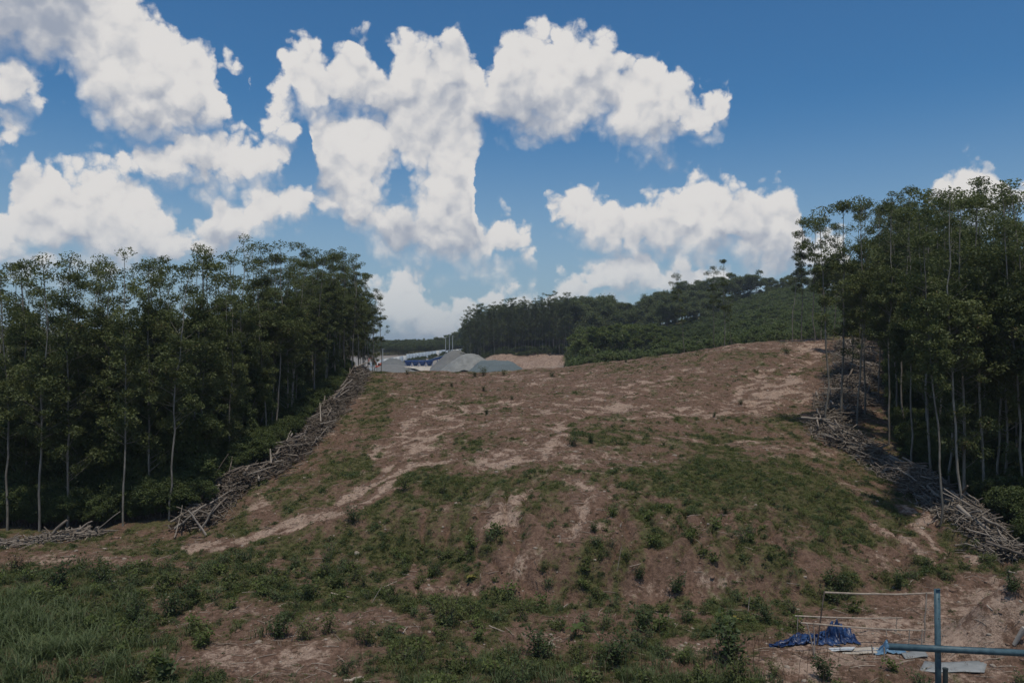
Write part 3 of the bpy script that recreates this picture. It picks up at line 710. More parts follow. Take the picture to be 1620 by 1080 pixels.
def scatter(name, label, protos, P, scl, idx=None, rot=None, rng=None, cat=None):
    """a mass nobody could count: one object, source meshes set on points"""
    P = np.asarray(P, np.float32); n = len(P); rng = rng or np.random.default_rng(1)
    col = bpy.data.collections.new(name + '_sources')
    for k, me in enumerate(protos):
        o = bpy.data.objects.new('%s_source_%s' % (name, 'abcdefghijklmnop'[k]), me); col.objects.link(o)
    me = bpy.data.meshes.new(name); me.vertices.add(n); me.vertices.foreach_set('co', P.ravel())
    if idx is None: idx = rng.integers(0, len(protos), n)
    if rot is None: rot = np.stack([rng.normal(0, .06, n), rng.normal(0, .06, n), rng.uniform(0, 6.28, n)], -1)
    a = me.attributes.new('rot', 'FLOAT_VECTOR', 'POINT'); a.data.foreach_set('vector', np.asarray(rot, np.float32).ravel())
    a = me.attributes.new('scl', 'FLOAT_VECTOR', 'POINT')
    scl = np.asarray(scl, np.float32)
    if scl.ndim < 2: scl = np.repeat(np.broadcast_to(scl, (n,))[:, None], 3, 1)
    a.data.foreach_set('vector', scl.astype(np.float32).ravel())
    a = me.attributes.new('pick', 'INT', 'POINT'); a.data.foreach_set('value', np.asarray(idx, np.int32))
    ng = bpy.data.node_groups.new(name, 'GeometryNodeTree')
    ng.interface.new_socket('Geometry', in_out='INPUT', socket_type='NodeSocketGeometry')
    ng.interface.new_socket('Geometry', in_out='OUTPUT', socket_type='NodeSocketGeometry')
    gi, go = ng.nodes.new('NodeGroupInput'), ng.nodes.new('NodeGroupOutput')
    ci = ng.nodes.new('GeometryNodeCollectionInfo'); ci.inputs['Collection'].default_value = col
    ci.inputs['Separate Children'].default_value = True; ci.inputs['Reset Children'].default_value = True
    ip = ng.nodes.new('GeometryNodeInstanceOnPoints'); ip.inputs['Pick Instance'].default_value = True
    def na(nm, ty):
        x = ng.nodes.new('GeometryNodeInputNamedAttribute'); x.data_type = ty; x.inputs['Name'].default_value = nm
        return next(s for s in x.outputs if s.enabled and s.name == 'Attribute')
    L = ng.links.new
    L(gi.outputs[0], ip.inputs['Points']); L(ci.outputs[0], ip.inputs['Instance'])
    L(na('pick', 'INT'), ip.inputs['Instance Index']); L(na('scl', 'FLOAT_VECTOR'), ip.inputs['Scale'])
    er = ng.nodes.new('FunctionNodeEulerToRotation'); L(na('rot', 'FLOAT_VECTOR'), er.inputs[0]); L(er.outputs[0], ip.inputs['Rotation'])
    L(ip.outputs[0], go.inputs[0])
    o = obj(name, me, kind='stuff', label=label)
    md = o.modifiers.new('scatter', 'NODES'); md.node_group = ng
    return o

def poisson(xs, ys, ok, dist, rng, n):
    """random places at least dist apart"""
    cell = {}; out = []
    for _ in range(n):
        x, y = rng.uniform(*xs), rng.uniform(*ys)
        i, j = int(x // dist), int(y // dist)
        if any((x - a) ** 2 + (y - b) ** 2 < dist * dist for di in (-1, 0, 1) for dj in (-1, 0, 1) for a, b in cell.get((i + di, j + dj), ())): continue
        if not ok(x, y): continue
        cell.setdefault((i, j), []).append((x, y)); out.append((x, y))
    return out

ONES = 'zeroth first second third fourth fifth sixth seventh eighth ninth tenth eleventh twelfth thirteenth fourteenth fifteenth sixteenth seventeenth eighteenth nineteenth'.split()
def ordinal(n):
    if n < 20: return ONES[n]
    t = 'twenty thirty forty fifty sixty seventy eighty ninety'.split()[n // 10 - 2]
    return (t[:-1] + 'ieth') if n % 10 == 0 else t + '-' + ONES[n % 10]

def plant(name, proto, label, cat, loc, rotz=0., scale=1., group=None, tilt=(0, 0), parts=('trunk', 'crown')):
    t = thing(name, label, cat, loc, 0, group, scale, (tilt[0], tilt[1], rotz))
    for nm, me in zip(parts, proto): obj(nm, me, t)
    return t

# ------------------------------------------------------------------ the two eucalyptus woods
RNG = np.random.default_rng(2024)
EUC = [euc_proto(100 + k, 18.0, (.36, .44, .30, .40)[k % 4], RNG.normal(0, .5), 44 + (k % 3) * 7, (.95, .78, 1.12)[k % 3], (.66, .76, .62, .70, .80)[k % 5]) for k in range(12)]
EUC_THIN = [euc_proto(200 + k, 16.0, (.34, .45, .30)[k % 3], RNG.normal(0, .5), 16 + 2 * k, .90, .80) for k in range(5)]
# along the edge of the wood leaves run low down the stem
EUC_LOW = [euc_proto(300 + k, 18.0, .16, RNG.normal(0, .4), 66, 1.15, .80) for k in range(4)]
BUSH = [broad_proto(400 + k, 5.0, 4.2, M_UNDER, M_TWIG, 60, .12, .26, 52, .85, .06) for k in range(4)]
MIDTREE = [broad_proto(420 + k, 8.0, 3.6, M_UNDER, M_JBARK, 80, .25, .26, 48, 1.2, .08) for k in range(3)]

def wood_left():
    edge = lambda y: float(np.interp(y, XL[:, 1], XL[:, 0]))
    # trees the photo shows standing at the edge of the wood, by their feet
    feet = [(12,838,17),(50,824,17.5),(63,840,18),(106,836,18.5),(135,825,17.5),(166,822,18),(195,832,18.2),(233,815,17.8),(268,822,17),(300,796,17.6),
            (356,735,17.4),(380,722,17.8),(407,700,17.2),(429,706,17.8),(441,702,17.4),(470,668,17.4),(497,650,17.2),(515,630,17.6),(531,618,17.5),(545,604,17.6),(556,598,17.4),(568,592,16.8)]
    k = 0
    for px, py, H in feet:
        p = ground_at(px, py, 40, 125); pr = EUC[(k * 3) % 10] if px > 320 else EUC_LOW[k % 4] if k % 2 else EUC[k % 10]
        k += 1
        lab = 'slender pale-stemmed eucalyptus fronting the left wood, %s from picture edge' % ordinal(k)
        plant('eucalyptus_tree', pr, lab, 'tree', p, RNG.uniform(0, 6.28), H / 18.0, 'eucalyptus trees along the edge of the left wood')
    # loose trees leaning out past the end of the wood
    for px, d, top, i in ((578,116,440,0),(590,119,455,1),(603,123,470,2),(596,128,520,3)):
        x = (px - CX) / FPX * d; z = h1(x, d); H = CAM_H + (HY - top) / FPX * d - z
        plant('eucalyptus_tree', EUC_THIN[i], ('thin open-crowned eucalyptus just beyond the upper end of left log pile, nearest the pile', 'thin open-crowned eucalyptus between the upper log pile end and excavator', 'thin leaning eucalyptus standing alone in front of the red excavator', 'short sparse eucalyptus at right end of left wood, low against the yard')[i], 'tree', (x, d, z), i * 1.3, H / 16.0, 'eucalyptus trees along the edge of the left wood')
    def ok(x, y):
        if y > 158: return False
        if y < 58: return x < edge(58) - 2 and abs(x / y) < .78 and y > 55.5
        return x < edge(min(y, 118)) - 2.2 - .02 * max(0, y - 112) and x > edge(min(y, 118)) - 44 and abs(x / y) < .78 and (y < 128 or x < edge(118) - 1)
    pts = poisson((-75, -15), (52, 150), ok, 2.25, RNG, 12000)
    def depth(p): return min(edge(min(p[1], 118)) - p[0], (p[1] - 55.0) * .8)
    pts = [p for p in pts if depth(p) < 34]
    pts.sort(key=depth)
    near, rest = pts[:122], pts[122:]
    for i, (x, y) in enumerate(near):
        pr = EUC[RNG.integers(12)] if RNG.uniform() < .75 else EUC_LOW[RNG.integers(4)]; u = x / y
        zone = 'outer part by the picture edge' if u < -.52 else 'middle part above the small log row' if u < -.38 else 'part beside the long log pile' if u < -.25 else 'upper end near the gravel yard'
        plant('eucalyptus_tree', pr, 'tall eucalyptus a few rows inside left wood, %s' % zone, 'tree', (x, y, h1(x, y)), RNG.uniform(0, 6.28), float(RNG.uniform(.76, 1.08)), 'left wood, ' + zone, (RNG.normal(0, .015), RNG.normal(0, .015)))
    return pts, rest

def wood_right():
    feet = [(1307,678,20,'T'),(1331,672,20,'T'),(1355,676,21,'E'),(1368,656,20.5,'E'),(1390,640,21,'E'),(1406,704,20.5,'E'),(1442,748,20,'E'),(1473,764,19.8,'E'),(1487,832,17.5,'E'),(1524,820,20.5,'E'),(1529,814,19.5,'L'),(1558,810,20.5,'E'),(1585,800,20.5,'L'),(1618,822,21,'E'),(1420,680,21,'E'),(1500,775,20.5,'L'),(1346,600,19.5,'E'),(1362,610,20,'L'),(1335,560,18,'E')]
    k = 0
    for px, py, H, ty in sorted(feet):
        p = ground_at(px, py, 38, 125); k += 1
        pr = {'T': EUC_THIN[k % 5], 'E': EUC[(k * 7) % 10], 'L': EUC_LOW[k % 4]}[ty]; hh = 16.0 if ty == 'T' else 18.0
        plant('eucalyptus_tree', pr, 'tall pale-stemmed eucalyptus fronting the right wood, %s from the bare crest' % ordinal(k), 'tree', p, RNG.uniform(0, 6.28), H / hh, 'eucalyptus trees along the edge of the right wood')
    edge = lambda y: float(np.interp(y, EDGE_R[:, 1], EDGE_R[:, 0]))
    def ok(x, y):
        e = edge(min(max(y, 43), 118))
        return x > e + 1.0 and x < e + 46 and y > 46 and y < 150 and x / y < .80 and (y < 122 or x / y > .46)
    pts = poisson((20, 85), (44, 150), ok, 2.4, RNG, 12000)
    def depth(p): return min(p[0] - edge(min(max(p[1], 43), 118)), (p[1] - 44) * .9)
    pts = [p for p in pts if depth(p) < 34]; pts.sort(key=depth)
    near, rest = pts[:122], pts[122:]
    for i, (x, y) in enumerate(near):
        u = x / y; zone = 'upper end by the crest' if u < .46 else 'part above the long log pile' if u < .55 else 'outer part by the picture edge'
        pr = EUC[RNG.integers(12)] if RNG.uniform() < .8 else EUC_LOW[RNG.integers(4)]
        plant('eucalyptus_tree', pr, 'tall eucalyptus a few rows inside right wood, %s' % zone, 'tree', (x, y, h1(x, y)), RNG.uniform(0, 6.28), float(RNG.uniform(.88, 1.27)), 'right wood, ' + zone, (RNG.normal(0, .015), RNG.normal(0, .015)))
    # loose trees out on the crest: foot column, top column, top row, distance
    for i, (px, ptx, top, d, lab) in enumerate([
        (1083,1075,432,128,'lone thin eucalyptus on the crest, leftmost of the four against far hill'), (1131,1112,420,127,'thin eucalyptus on the crest, second of four, crown leaning left'),
        (1146,1145,411,126,'tallest of the four lone eucalyptus on the middle of the crest'), (1157,1160,468,127,'shortest bare-stemmed eucalyptus just right of the tallest lone crest tree'),
        (1253,1240,364,121,'lone tufted eucalyptus on the crest, leaning left, beside plantation hill'), (1268,1272,344,121,'lone eucalyptus on the crest with three foliage tufts, right of the leaning one'),
        (1289,1284,345,120,'eucalyptus at crest top, first beside the fallen white log'), (1300,1305,338,122,'bushy eucalyptus where the right wood meets the crest'),(1318,1318,350,124,'eucalyptus at the head of the right log pile')]):
        x = (px - CX) / FPX * d; z = h1(x, d); H = CAM_H + (HY - top) / FPX * d - z
        lean = math.atan2((ptx - px) / FPX * d, H)
        pr = EUC_THIN[i % 5] if i < 7 else EUC[i]
        plant('eucalyptus_tree', pr, lab, 'tree', (x, d, z), i * .9, H / (16. if i < 7 else 18.), 'loose eucalyptus trees on the crest', (0, lean))
    return pts, rest

PL, RESTL = wood_left()
PR_, RESTR = wood_right()
EJ = [joined('eucalyptus_source', *EUC[k]) for k in range(4)]
def mass(name, label, protos, pts, s0, s1, seed, sink=0.0, zs=1.0):
    r = np.random.default_rng(seed); p = np.array(pts); z = height(p[:, 0], p[:, 1]) - sink
    s = r.uniform(s0, s1, len(p)); scl = np.stack([s, s, s * zs], -1)
    return scatter(name, label, protos, np.column_stack([p, z]), scl, rng=r)
mass('forest', 'uncounted eucalyptus stems deep in the left wood', EJ, RESTL, .58, .78, 5)
mass('forest', 'uncounted eucalyptus stems deep in the right wood', EJ, RESTR, .70, .92, 6)

def undergrowth():
    r = np.random.default_rng(77)
    edgeL = lambda y: np.interp(y, XL[:, 1], XL[:, 0]); edgeR = lambda y: np.interp(y, EDGE_R[:, 1], EDGE_R[:, 0])
    BJ = [joined('bush_source', *b) for b in BUSH]; MJ = [joined('small_tree_source', *b) for b in MIDTREE]
    FE = [fern_proto(500 + k) for k in range(3)]
    for side in (0, 1):
        pts, sc, ix = [], [], []
        for k in range(9000):
            y = r.uniform(44, 140) if k % 3 else r.uniform(44, 66); q = r.uniform(0, 1) ** 1.5 * 34
            if side == 0:
                if y < 52.6: continue
                x = edgeL(min(y, 118)) - 1.6 - q
                if y < 56 and x > edgeL(56) - 1: continue
                if k % 9 == 0: y = r.uniform(52.6, 57); x = r.uniform(-.72, -.385) * y
                dep = min(q, (y - 52.6) * .9)
            else:
                x = edgeR(min(max(y, 43), 118)) + .8 + q; dep = min(q, (y - 43) * .9)
            if abs(x / y) > .74 or (y > 118 and abs(x / y) < .42): continue
            if dep > 5 and r.uniform() > .62 * y / 80: continue
            if dep <= 5 and r.uniform() > .8: continue
            u = r.uniform()
            if side == 1 and dep < 5 and y < 70 and u < .75: pts.append((x, y)); ix.append(7 + r.integers(3)); sc.append(r.uniform(.7, 1.35)); continue
            if dep > 2.5 and u < .42: ix.append(4 + r.integers(3)); sc.append(r.uniform(.5, 1.05))
            else: ix.append(r.integers(4)); sc.append(r.uniform(.20, .55) if dep < 2.5 else r.uniform(.35, .85))
            pts.append((x, y))
        p = np.array(pts); z = height(p[:, 0], p[:, 1]) - .05
        scatter('undergrowth', 'dark leafy undergrowth filling the %s wood' % ('left', 'right')[side], BJ + MJ + FE, np.column_stack([p, z]), np.array(sc), np.array(ix), rng=r)
undergrowth()

# ------------------------------------------------------------------ far hill, stand behind the yard
JUN = [broad_proto(600 + k, (17, 15, 20, 14)[k % 4], (8, 9, 7.5, 8)[k % 4], M_JUNGLE, M_JBARK, 170, (.18, .15, .25, .12)[k % 4], .50, 40, (1.25, 1.1, 1.4, 1.2)[k % 4], .22, .2) for k in range(6)]
YNG = [broad_proto(650 + k, 11, 4.2, M_YOUNG, M_BARK, 84, .30, .36, 40, .9, .09, .25) for k in range(4)]
STAND = [euc_proto(700 + k, 24.0, .24, RNG.normal(0, .4), 74, 1.4, .88, 1.2) for k in range(5)]
M_STAND = leaf_mat('stand_leaves', (.055, .072, .030), (.155, .175, .075), transl=.42)
for s_ in STAND: s_[1].materials[0] = M_STAND
def far_trees():
    r = np.random.default_rng(31)
    # the tall eucalyptus stand: front rank behind the cut bank
    k = 0
    for px in np.concatenate([np.arange(734, 905, 5.4), np.arange(740, 900, 8.5)]):
        back = k >= len(np.arange(734, 905, 5.4)); k += 1
        d = (344 + r.uniform(-3, 5)) if not back else 358 + r.uniform(0, 14)
        d -= 18 * sstep(860, 905, px)
        top = np.interp(px, [734, 745, 770, 820, 860, 900], [508, 486, 478, 474, 468, 460]) + r.uniform(-6, 10)
        x = (px - CX) / FPX * d; z = h1(x, d); H = CAM_H + (HY - top) / FPX * d - z
        lab = ('tall eucalyptus fronting the stand above the dirt bank, %s from its left end' % ordinal(k)) if not back else 'tall eucalyptus in the rear ranks of the stand above the dirt bank'
        plant('stand_eucalyptus', STAND[k % 5], lab, 'tree', (x, d, z), r.uniform(0, 6.28), H / 24., 'eucalyptus stand behind the yard')
    SJ = [joined('stand_source', *s) for s in STAND]
    pts = [((q - CX) / FPX * dd, dd) for q, dd in ((r.uniform(742, 925), r.uniform(362, 405)) for _ in range(190))]
    mass('forest', 'uncounted eucalyptus behind the front ranks of the far stand', SJ, pts, .80, .98, 35)
    # dark natural forest along the hill line
    rows = [(np.linspace(890, 1045, 17), 372, [(890,468),(930,458),(960,468),(1000,476),(1045,458)], 'low saddle'),
            (np.linspace(1030, 1330, 26), 405, [(1030,462),(1060,455),(1100,440),(1150,436),(1200,430),(1240,438),(1330,420)], 'hill top'),
            (np.linspace(905, 1140, 21), 335, [(905,478),(960,480),(1010,492),(1060,478),(1100,470),(1140,480)], 'dark hollow'),
            (np.linspace(1030, 1140, 10), 360, [(1030,470),(1070,462),(1110,455),(1140,455)], 'dark hollow')]
    n = 0
    for cols, d0, tops, where in rows:
        tx, ty = zip(*tops)
        for j, px in enumerate(cols):
            px += r.uniform(-3, 3); d = d0 + r.uniform(-10, 10); x = (px - CX) / FPX * d; z = h1(x, d)
            top = np.interp(px, tx, ty) + r.uniform(-6, 7); H = float(np.clip(CAM_H + (HY - top) / FPX * d - z, 8, 24)); pr = JUN[r.integers(6)]
            hh = max(v.co.z for v in pr[1].vertices) if 0 else pr[1]['height']
            s = H / hh
            plant('jungle_tree', pr, {'low saddle': 'dark broad-crowned jungle tree on the low saddle right of eucalyptus stand', 'hill top': 'dark jungle tree on the skyline of the plantation hill', 'dark hollow': 'dark jungle tree in the shaded hollow below the hill skyline'}[where], 'tree', (x, d, z), r.uniform(0, 6.28), (s * 1.05, s * 1.05, s), 'jungle trees, ' + where)
    # pale green young trees in the hollow just over the crest
    for j, px in enumerate(np.concatenate([np.linspace(912, 1080, 26), np.linspace(915, 1065, 22)])):
        d = (235 if j < 26 else 272) + r.uniform(-14, 14); px += r.uniform(-3, 3); x = (px - CX) / FPX * d; z = h1(x, d)
        top = np.interp(px, [880, 930, 980, 1040, 1075], [545, 522, 514, 518, 528]) + r.uniform(-6, 8) - (0 if j < 26 else 4)
        H = float(np.clip(CAM_H + (HY - top) / FPX * d - z, 4, 15)); pr = YNG[r.integers(4)]; s = H / pr[1]['height']
        plant('young_tree', pr, 'pale green young tree in the hollow over the crest, %s' % ('front row' if j < 26 else 'back row'), 'tree', (x, d, z), r.uniform(0, 6.28), (s * 1.1, s * 1.1, s), 'young trees, ' + ('front row' if j < 26 else 'back row'))
    # far tree line behind the hoarding
    for j, px in enumerate(np.linspace(596, 735, 34)):
        d = 560 + r.uniform(-25, 25); px += r.uniform(-2, 2); x = (px - CX) / FPX * d; z = h1(x, d)
        top = np.interp(px, [596, 620, 660, 690, 720, 735], [542, 538, 536, 534, 528, 515]) + r.uniform(-3, 4)
        H = float(np.clip(CAM_H + (HY - top) / FPX * d - z, 5, 20)); pr = JUN[r.integers(6)]; s = H / pr[1]['height']
        plant('jungle_tree', pr, 'small distant tree in the line behind the pale hoarding fence', 'tree', (x, d, z), r.uniform(0, 6.28), (s * 1.2, s * 1.2, s), 'far tree line behind the fence')
    # the young plantation that clothes the hill: planted in contour rows, too many and too alike to count
    RB = [joined('plantation_source', *broad_proto(680 + k, 3.2, 3.0, M_PLANT, M_JBARK, 36, .1, .30, 26, .8, .05)) for k in range(3)]
    pts = []
    for d in np.arange(170, 392, 6.0):
        for px in np.arange(1040, 1420, 3.3 * FPX / d):
            q = px + r.uniform(-3, 3); dd = d + 4 * np.sin(px * .02) + r.uniform(-.7, .7)
            lo = np.interp(dd, [170, 230, 300, 390], [1060, 1060, 1100, 1150])
            if q < lo: continue
            pts.append(((q - CX) / FPX * dd, dd))
    for k in range(150):
        q, dd = r.uniform(905, 1090), r.uniform(165, 225); pts.append(((q - CX) / FPX * dd, dd))
    mass('plantation', 'young green plantation covering the terraced hill', RB, pts, .95, 1.7, 33)
    # scrub between the trunks and over the far slopes
    BJ = [joined('scrub_source', *b) for b in BUSH]
    pts, sc = [], []
    for k in range(900):
        q, dd = r.uniform(740, 1000), r.uniform(346, 410); pts.append(((q - CX) / FPX * dd, dd)); sc.append(r.uniform(.25, .7))
    for k in range(420):
        q, dd = r.uniform(745, 960), r.uniform(368, 420); pts.append(((q - CX) / FPX * dd, dd)); sc.append(r.uniform(1.2, 2.4))
    for k in range(500):
        q, dd = r.uniform(900, 1130), r.uniform(225, 345); pts.append(((q - CX) / FPX * dd, dd)); sc.append(r.uniform(.5, 1.2))
    for k in range(260):
        q, dd = r.uniform(1040, 1400), r.uniform(395, 425); pts.append(((q - CX) / FPX * dd, dd)); sc.append(r.uniform(.9, 1.7))
    for k in range(120):
        q, dd = r.uniform(745, 900), r.uniform(336, 344); pts.append(((q - CX) / FPX * dd, dd)); sc.append(r.uniform(.15, .5))
    for k in range(700):
        q, dd = r.uniform(560, 750), r.uniform(490, 640); pts.append(((q - CX) / FPX * dd, dd)); sc.append(r.uniform(.6, 1.5))
    for k in range(220):
        q, dd = r.uniform(640, 740), r.uniform(425, 462); pts.append(((q - CX) / FPX * dd, dd)); sc.append(r.uniform(.2, .5))
    p = np.array(pts); scatter('scrub', 'low scrub on the far slopes and round the yard', BJ, np.column_stack([p, height(p[:, 0], p[:, 1]) - .1]), np.array(sc), rng=r)
for pr in JUN + YNG: pr[1]['height'] = max(v.co.z for v in pr[1].vertices)
far_trees()

# ------------------------------------------------------------------ stone yard beyond the crest
def heap(name, label, px, d, W, D, H, mat, seed, rot=0.0, ridge=.15, z0=None):
    """a tipped heap: straight flanks at the angle of repose, uneven ridge"""
    n = 46; g = np.linspace(-1, 1, n); A, B = np.meshgrid(g, g)
    r_ = np.sqrt(np.maximum(np.abs(A) - ridge, 0) ** 2 / (1 - ridge) ** 2 + B ** 2)
    r_ = r_ + .07 * fbm(A * 2.2, B * 2.2, seed, 3)
    Zz = np.clip(1.02 - r_, -.1, 1); Zz = np.where(Zz > .82, .82 + (Zz - .82) * .55, Zz) * H + .02 * H * fbm(A * 7, B * 7, seed + 1, 2)
    V = np.stack([A * W * .5, B * D * .5, Zz], -1).reshape(-1, 3)
    i = (np.arange(n - 1)[:, None] * n + np.arange(n - 1)[None]).ravel()
    me = mesh_from(name, V, np.stack([i, i + 1, i + n + 1, i + n], -1), None, True, mat)
    x = (px - CX) / FPX * d
    return obj(name, me, None, (x, d, h1(x, d) - .1 if z0 is None else z0), (0, 0, rot), label=label, category='heap', group='heaps of crushed stone in the yard')

def box_part(name, parent, c, size, mat, rot=None):
    b = MB(); b.box((0, 0, 0), size); return obj(name, b.mesh(name, mat), parent, c, rot or (0, 0, 0))

def yard():
    heap('gravel_heap', 'low grey gravel heap at left of the blue hoppers', 620, 346, 26, 18, 4.4, M_GRAVEL, 1)
    heap('gravel_heap', 'tall pointed grey gravel heap right of the blue hoppers', 721, 366, 23, 20, 9.2, M_GRAVEL, 2)
    heap('gravel_heap', 'dark low gravel heap in front of the tall pointed heap', 712, 338, 22, 12, 3.9, M_GRAVEL2, 3)
    heap('gravel_heap', 'pale grey heap under loose sheeting beside blue-green heap', 744, 328, 24, 15, 7.4, M_TARPG, 4)
    heap('gravel_heap', 'blue-green stone heap at the right end of yard', 786, 300, 27, 15, 7.0, M_GRAVEL3, 5, ridge=.3, z0=-.3)
    heap('gravel_heap', 'blue-green heap shoulder behind the sheeted pale heap', 764, 312, 13, 12, 6.6, M_GRAVEL3, 6, z0=-.3)
    heap('gravel_heap', 'far grey gravel heap beside the red excavator', 622, 398, 20, 16, 6.0, M_GRAVEL2, 7)
    # four blue hoppers in a row
    d = 372; x = (663 - CX) / FPX * d; z = CAM_H - (579.5 - HY) / FPX * d; zg = h1(x, d)
    t = thing('hopper_row', 'row of four dark blue funnel hoppers on pale concrete in the yard', 'hopper', (x, d, zg))
    zz = z - zg
    for k in range(4):
        cx = -4.9 + k * 3.27; b = MB()
        V = [(cx - 1.55, -1.6, zz + 2.4), (cx + 1.55, -1.6, zz + 2.4), (cx + 1.55, 1.6, zz + 2.4), (cx - 1.55, 1.6, zz + 2.4), (cx - .75, -.7, zz + .3), (cx + .75, -.7, zz + .3), (cx + .75, .7, zz + .3), (cx - .75, .7, zz + .3)]
        b.add(V, [[0, 1, 5, 4], [1, 2, 6, 5], [2, 3, 7, 6], [3, 0, 4, 7], [4, 5, 6, 7]])
        obj('hopper', b.mesh('hopper', M_BLUE), t)
        for sx in (-1.45, 1.45):
            box_part('leg', t, (cx + sx, -1.3, (zz + 2.0) / 2), (.18, .18, zz + 2.0), M_BLUE)
    box_part('rim', t, (0, 0, zz + 2.62), (13.2, 3.4, .42), M_BLUE)
    w = MB(); V = [(-7.5, -1.0, zz + .2), (7.0, -1.0, zz + .2), (9.5, -6, -.4), (3.5, -9, -.4), (-1.5, -4, zz * .55), (-6.5, -2, zz * .8)]
    w.add(V, [[0, 5, 4, 1]]); w.add(V, [[4, 3, 2, 1]])
    w.box((0, .6, (zz + .2) / 2), (14.5, 3.0, zz + .15))
    obj('concrete_ramp', w.mesh('concrete_ramp', M_CONC), t)
    # blue inclined conveyor
    d = 392; x = (692 - CX) / FPX * d; z = h1(x, d)
    t = thing('conveyor', 'bright blue sloping conveyor behind the tall gravel heap', 'conveyor', (x, d, z))
    R = np.array(Vector((1, 0, .30)).to_track_quat('X', 'Z').to_matrix())
    zc = CAM_H - (567 - HY) / FPX * d - z
    b = MB(); b.box((0, 0, zc), (10.5, 1.4, .9), R=R); obj('belt_frame', b.mesh('belt_frame', M_BLUE), t)
    b = MB(); b.box((0, 0, zc + .6), (10.6, 1.7, .25), R=R); obj('cover', b.mesh('cover', M_TARPL), t)
    for sx in (-4, 0, 4): box_part('leg', t, (sx, 0, (zc + .3 * sx) / 2), (.25, 1.0, zc + .3 * sx), M_BLUE)
    # hoarding fence: pale panels between posts, climbing to the right
    A = [(586,579),(600,574.5),(640,567.5),(680,562.5),(712,558.5),(742,555.5)]
    px_, py_ = zip(*A); d0 = lambda px: np.interp(px, [586, 640, 742], [420, 440, 470])
    t = thing('hoarding_fence', 'long pale blue and white panel fence climbing behind the yard', 'fence', at(586, 579, 420))
    o0 = Vector(t.location); qs = np.linspace(586, 742, 31)
    for k, (a, b_) in enumerate(zip(qs[:-1], qs[1:])):
        pa, pb = (at(q, np.interp(q, px_, py_), d0(q)) - o0 for q in (a, b_))
        H = 2.4 if 640 < a < 705 else 1.8
        m = MB(); nrm = (pb - pa).cross(Vector((0, 0, 1))).normalized() * .04
        vs = [pa - nrm, pb - nrm, pb + nrm, pa + nrm]
        V = [tuple(v + Vector((0, 0, -1.5))) for v in vs] + [tuple(v + Vector((0, 0, H))) for v in vs]
        m.add(V, [[0, 1, 5, 4], [1, 2, 6, 5], [2, 3, 7, 6], [3, 0, 4, 7], [4, 5, 6, 7]])
        obj('panel', m.mesh('panel', M_BLUE2 if (k % 5) and 640 < a < 720 or k % 3 == 0 else M_WHITE), t)
        box_part('post', t, tuple(pa + nrm * -3 + Vector((0, 0, H * .5 - .7))), (.14, .14, H + 1.7), M_STEEL)
    # low blue hoarding left of the gravel
    d = 352; p = at(590, 589, d); t = thing('hoarding_fence', 'short pale blue low fence seen between the trunks left of gravel', 'fence', (p.x, p.y, h1(p.x, p.y)))
    for k in range(6): box_part('panel', t, (-4.4 + k * 1.76, 0, p.z - t.location.z + .6), (1.7, .06, 2.6), M_BLUE2)
    for k in range(7): box_part('post', t, (-5.28 + k * 1.76, .1, (p.z - t.location.z + 1.9) / 2), (.1, .1, p.z - t.location.z + 1.9), M_STEEL)
    # white site cabin
    p = at(662, 563, 452); t = thing('site_cabin', 'small white site cabin above the hoarding fence', 'cabin', (p.x, p.y, h1(p.x, p.y)))
    zc = p.z - t.location.z
    box_part('plinth', t, (0, 0, zc * .5 - .2), (2.6, 2.2, max(zc, .4)), M_CONC); box_part('wall', t, (0, 0, zc + .75), (2.9, 2.4, 1.5), M_WHITE); box_part('roof', t, (0, 0, zc + 1.62), (3.3, 2.8, .2), M_WHITE)
    box_part('window', t, (-.5, -1.22, zc + .85), (.8, .06, .6), M_DARK); box_part('door', t, (.8, -1.22, zc + .65), (.7, .06, 1.3), M_BLUE2)
    # lamp poles
    for k, (px, top, bot, dd) in enumerate([(705,533,560,455),(711,529,559,456),(716,531,558,457),(605.5,552,577,420)]):
        p = at(px, bot, dd); zg = h1(p.x, p.y); H = (bot - top) / FPX * dd + p.z - zg
        t = thing('light_pole', ('thin grey pole behind the gravel, leftmost of three', 'thin grey pole behind the gravel, tallest middle one of three', 'thin grey pole behind the gravel, rightmost of three', 'single thin pale pole beside the red excavator')[k], 'pole', (p.x, p.y, zg), group='poles in the yard')
        b = MB(); b.tube([(0, 0, -.3), (0, 0, H * .5), (0, 0, H)], [.26, .2, .14], 8); obj('mast', b.mesh('mast', M_STEEL), t)
        box_part('lamp_head', t, (.3, 0, H + .05), (.9, .3, .16), M_STEEL); box_part('footing', t, (0, 0, .1), (.7, .7, .5), M_CONC)
    # red excavator
    d = 385; p = at(598, 581, d); zg = h1(p.x, p.y)
    t = thing('excavator', 'small red excavator with raised bent arm behind thin trunks', 'excavator', (p.x, p.y, zg)); zo = p.z - zg
    for sy in (-1.1, 1.1):
        b = MB(); b.tube([(-1.7, sy, .45), (1.7, sy, .45)], .45, 10); b.box((0, sy, .45), (3.4, .55, .85)); obj('track', b.mesh('track', M_DARK), t)
    box_part('body', t, (.5, 0, 1.55 + zo * .0), (3.2, 2.4, 1.1), M_RED); c = box_part('cab', t, (.9, -.6, 2.7), (1.5, 1.2, 1.4), M_RED)
    box_part('window', c, (-.2, -.62, .1), (1.0, .05, .8), M_DARK); box_part('counterweight', t, (2.3, 0, 1.6), (.9, 2.5, 1.2), M_RED)
    b = MB(); b.tube([(-.6, .3, 1.8), (-1.7, .3, 4.4), (-3.2, .3, 5.8)], [.34, .38, .25], 6); obj('boom', b.mesh('boom', M_RED), t)
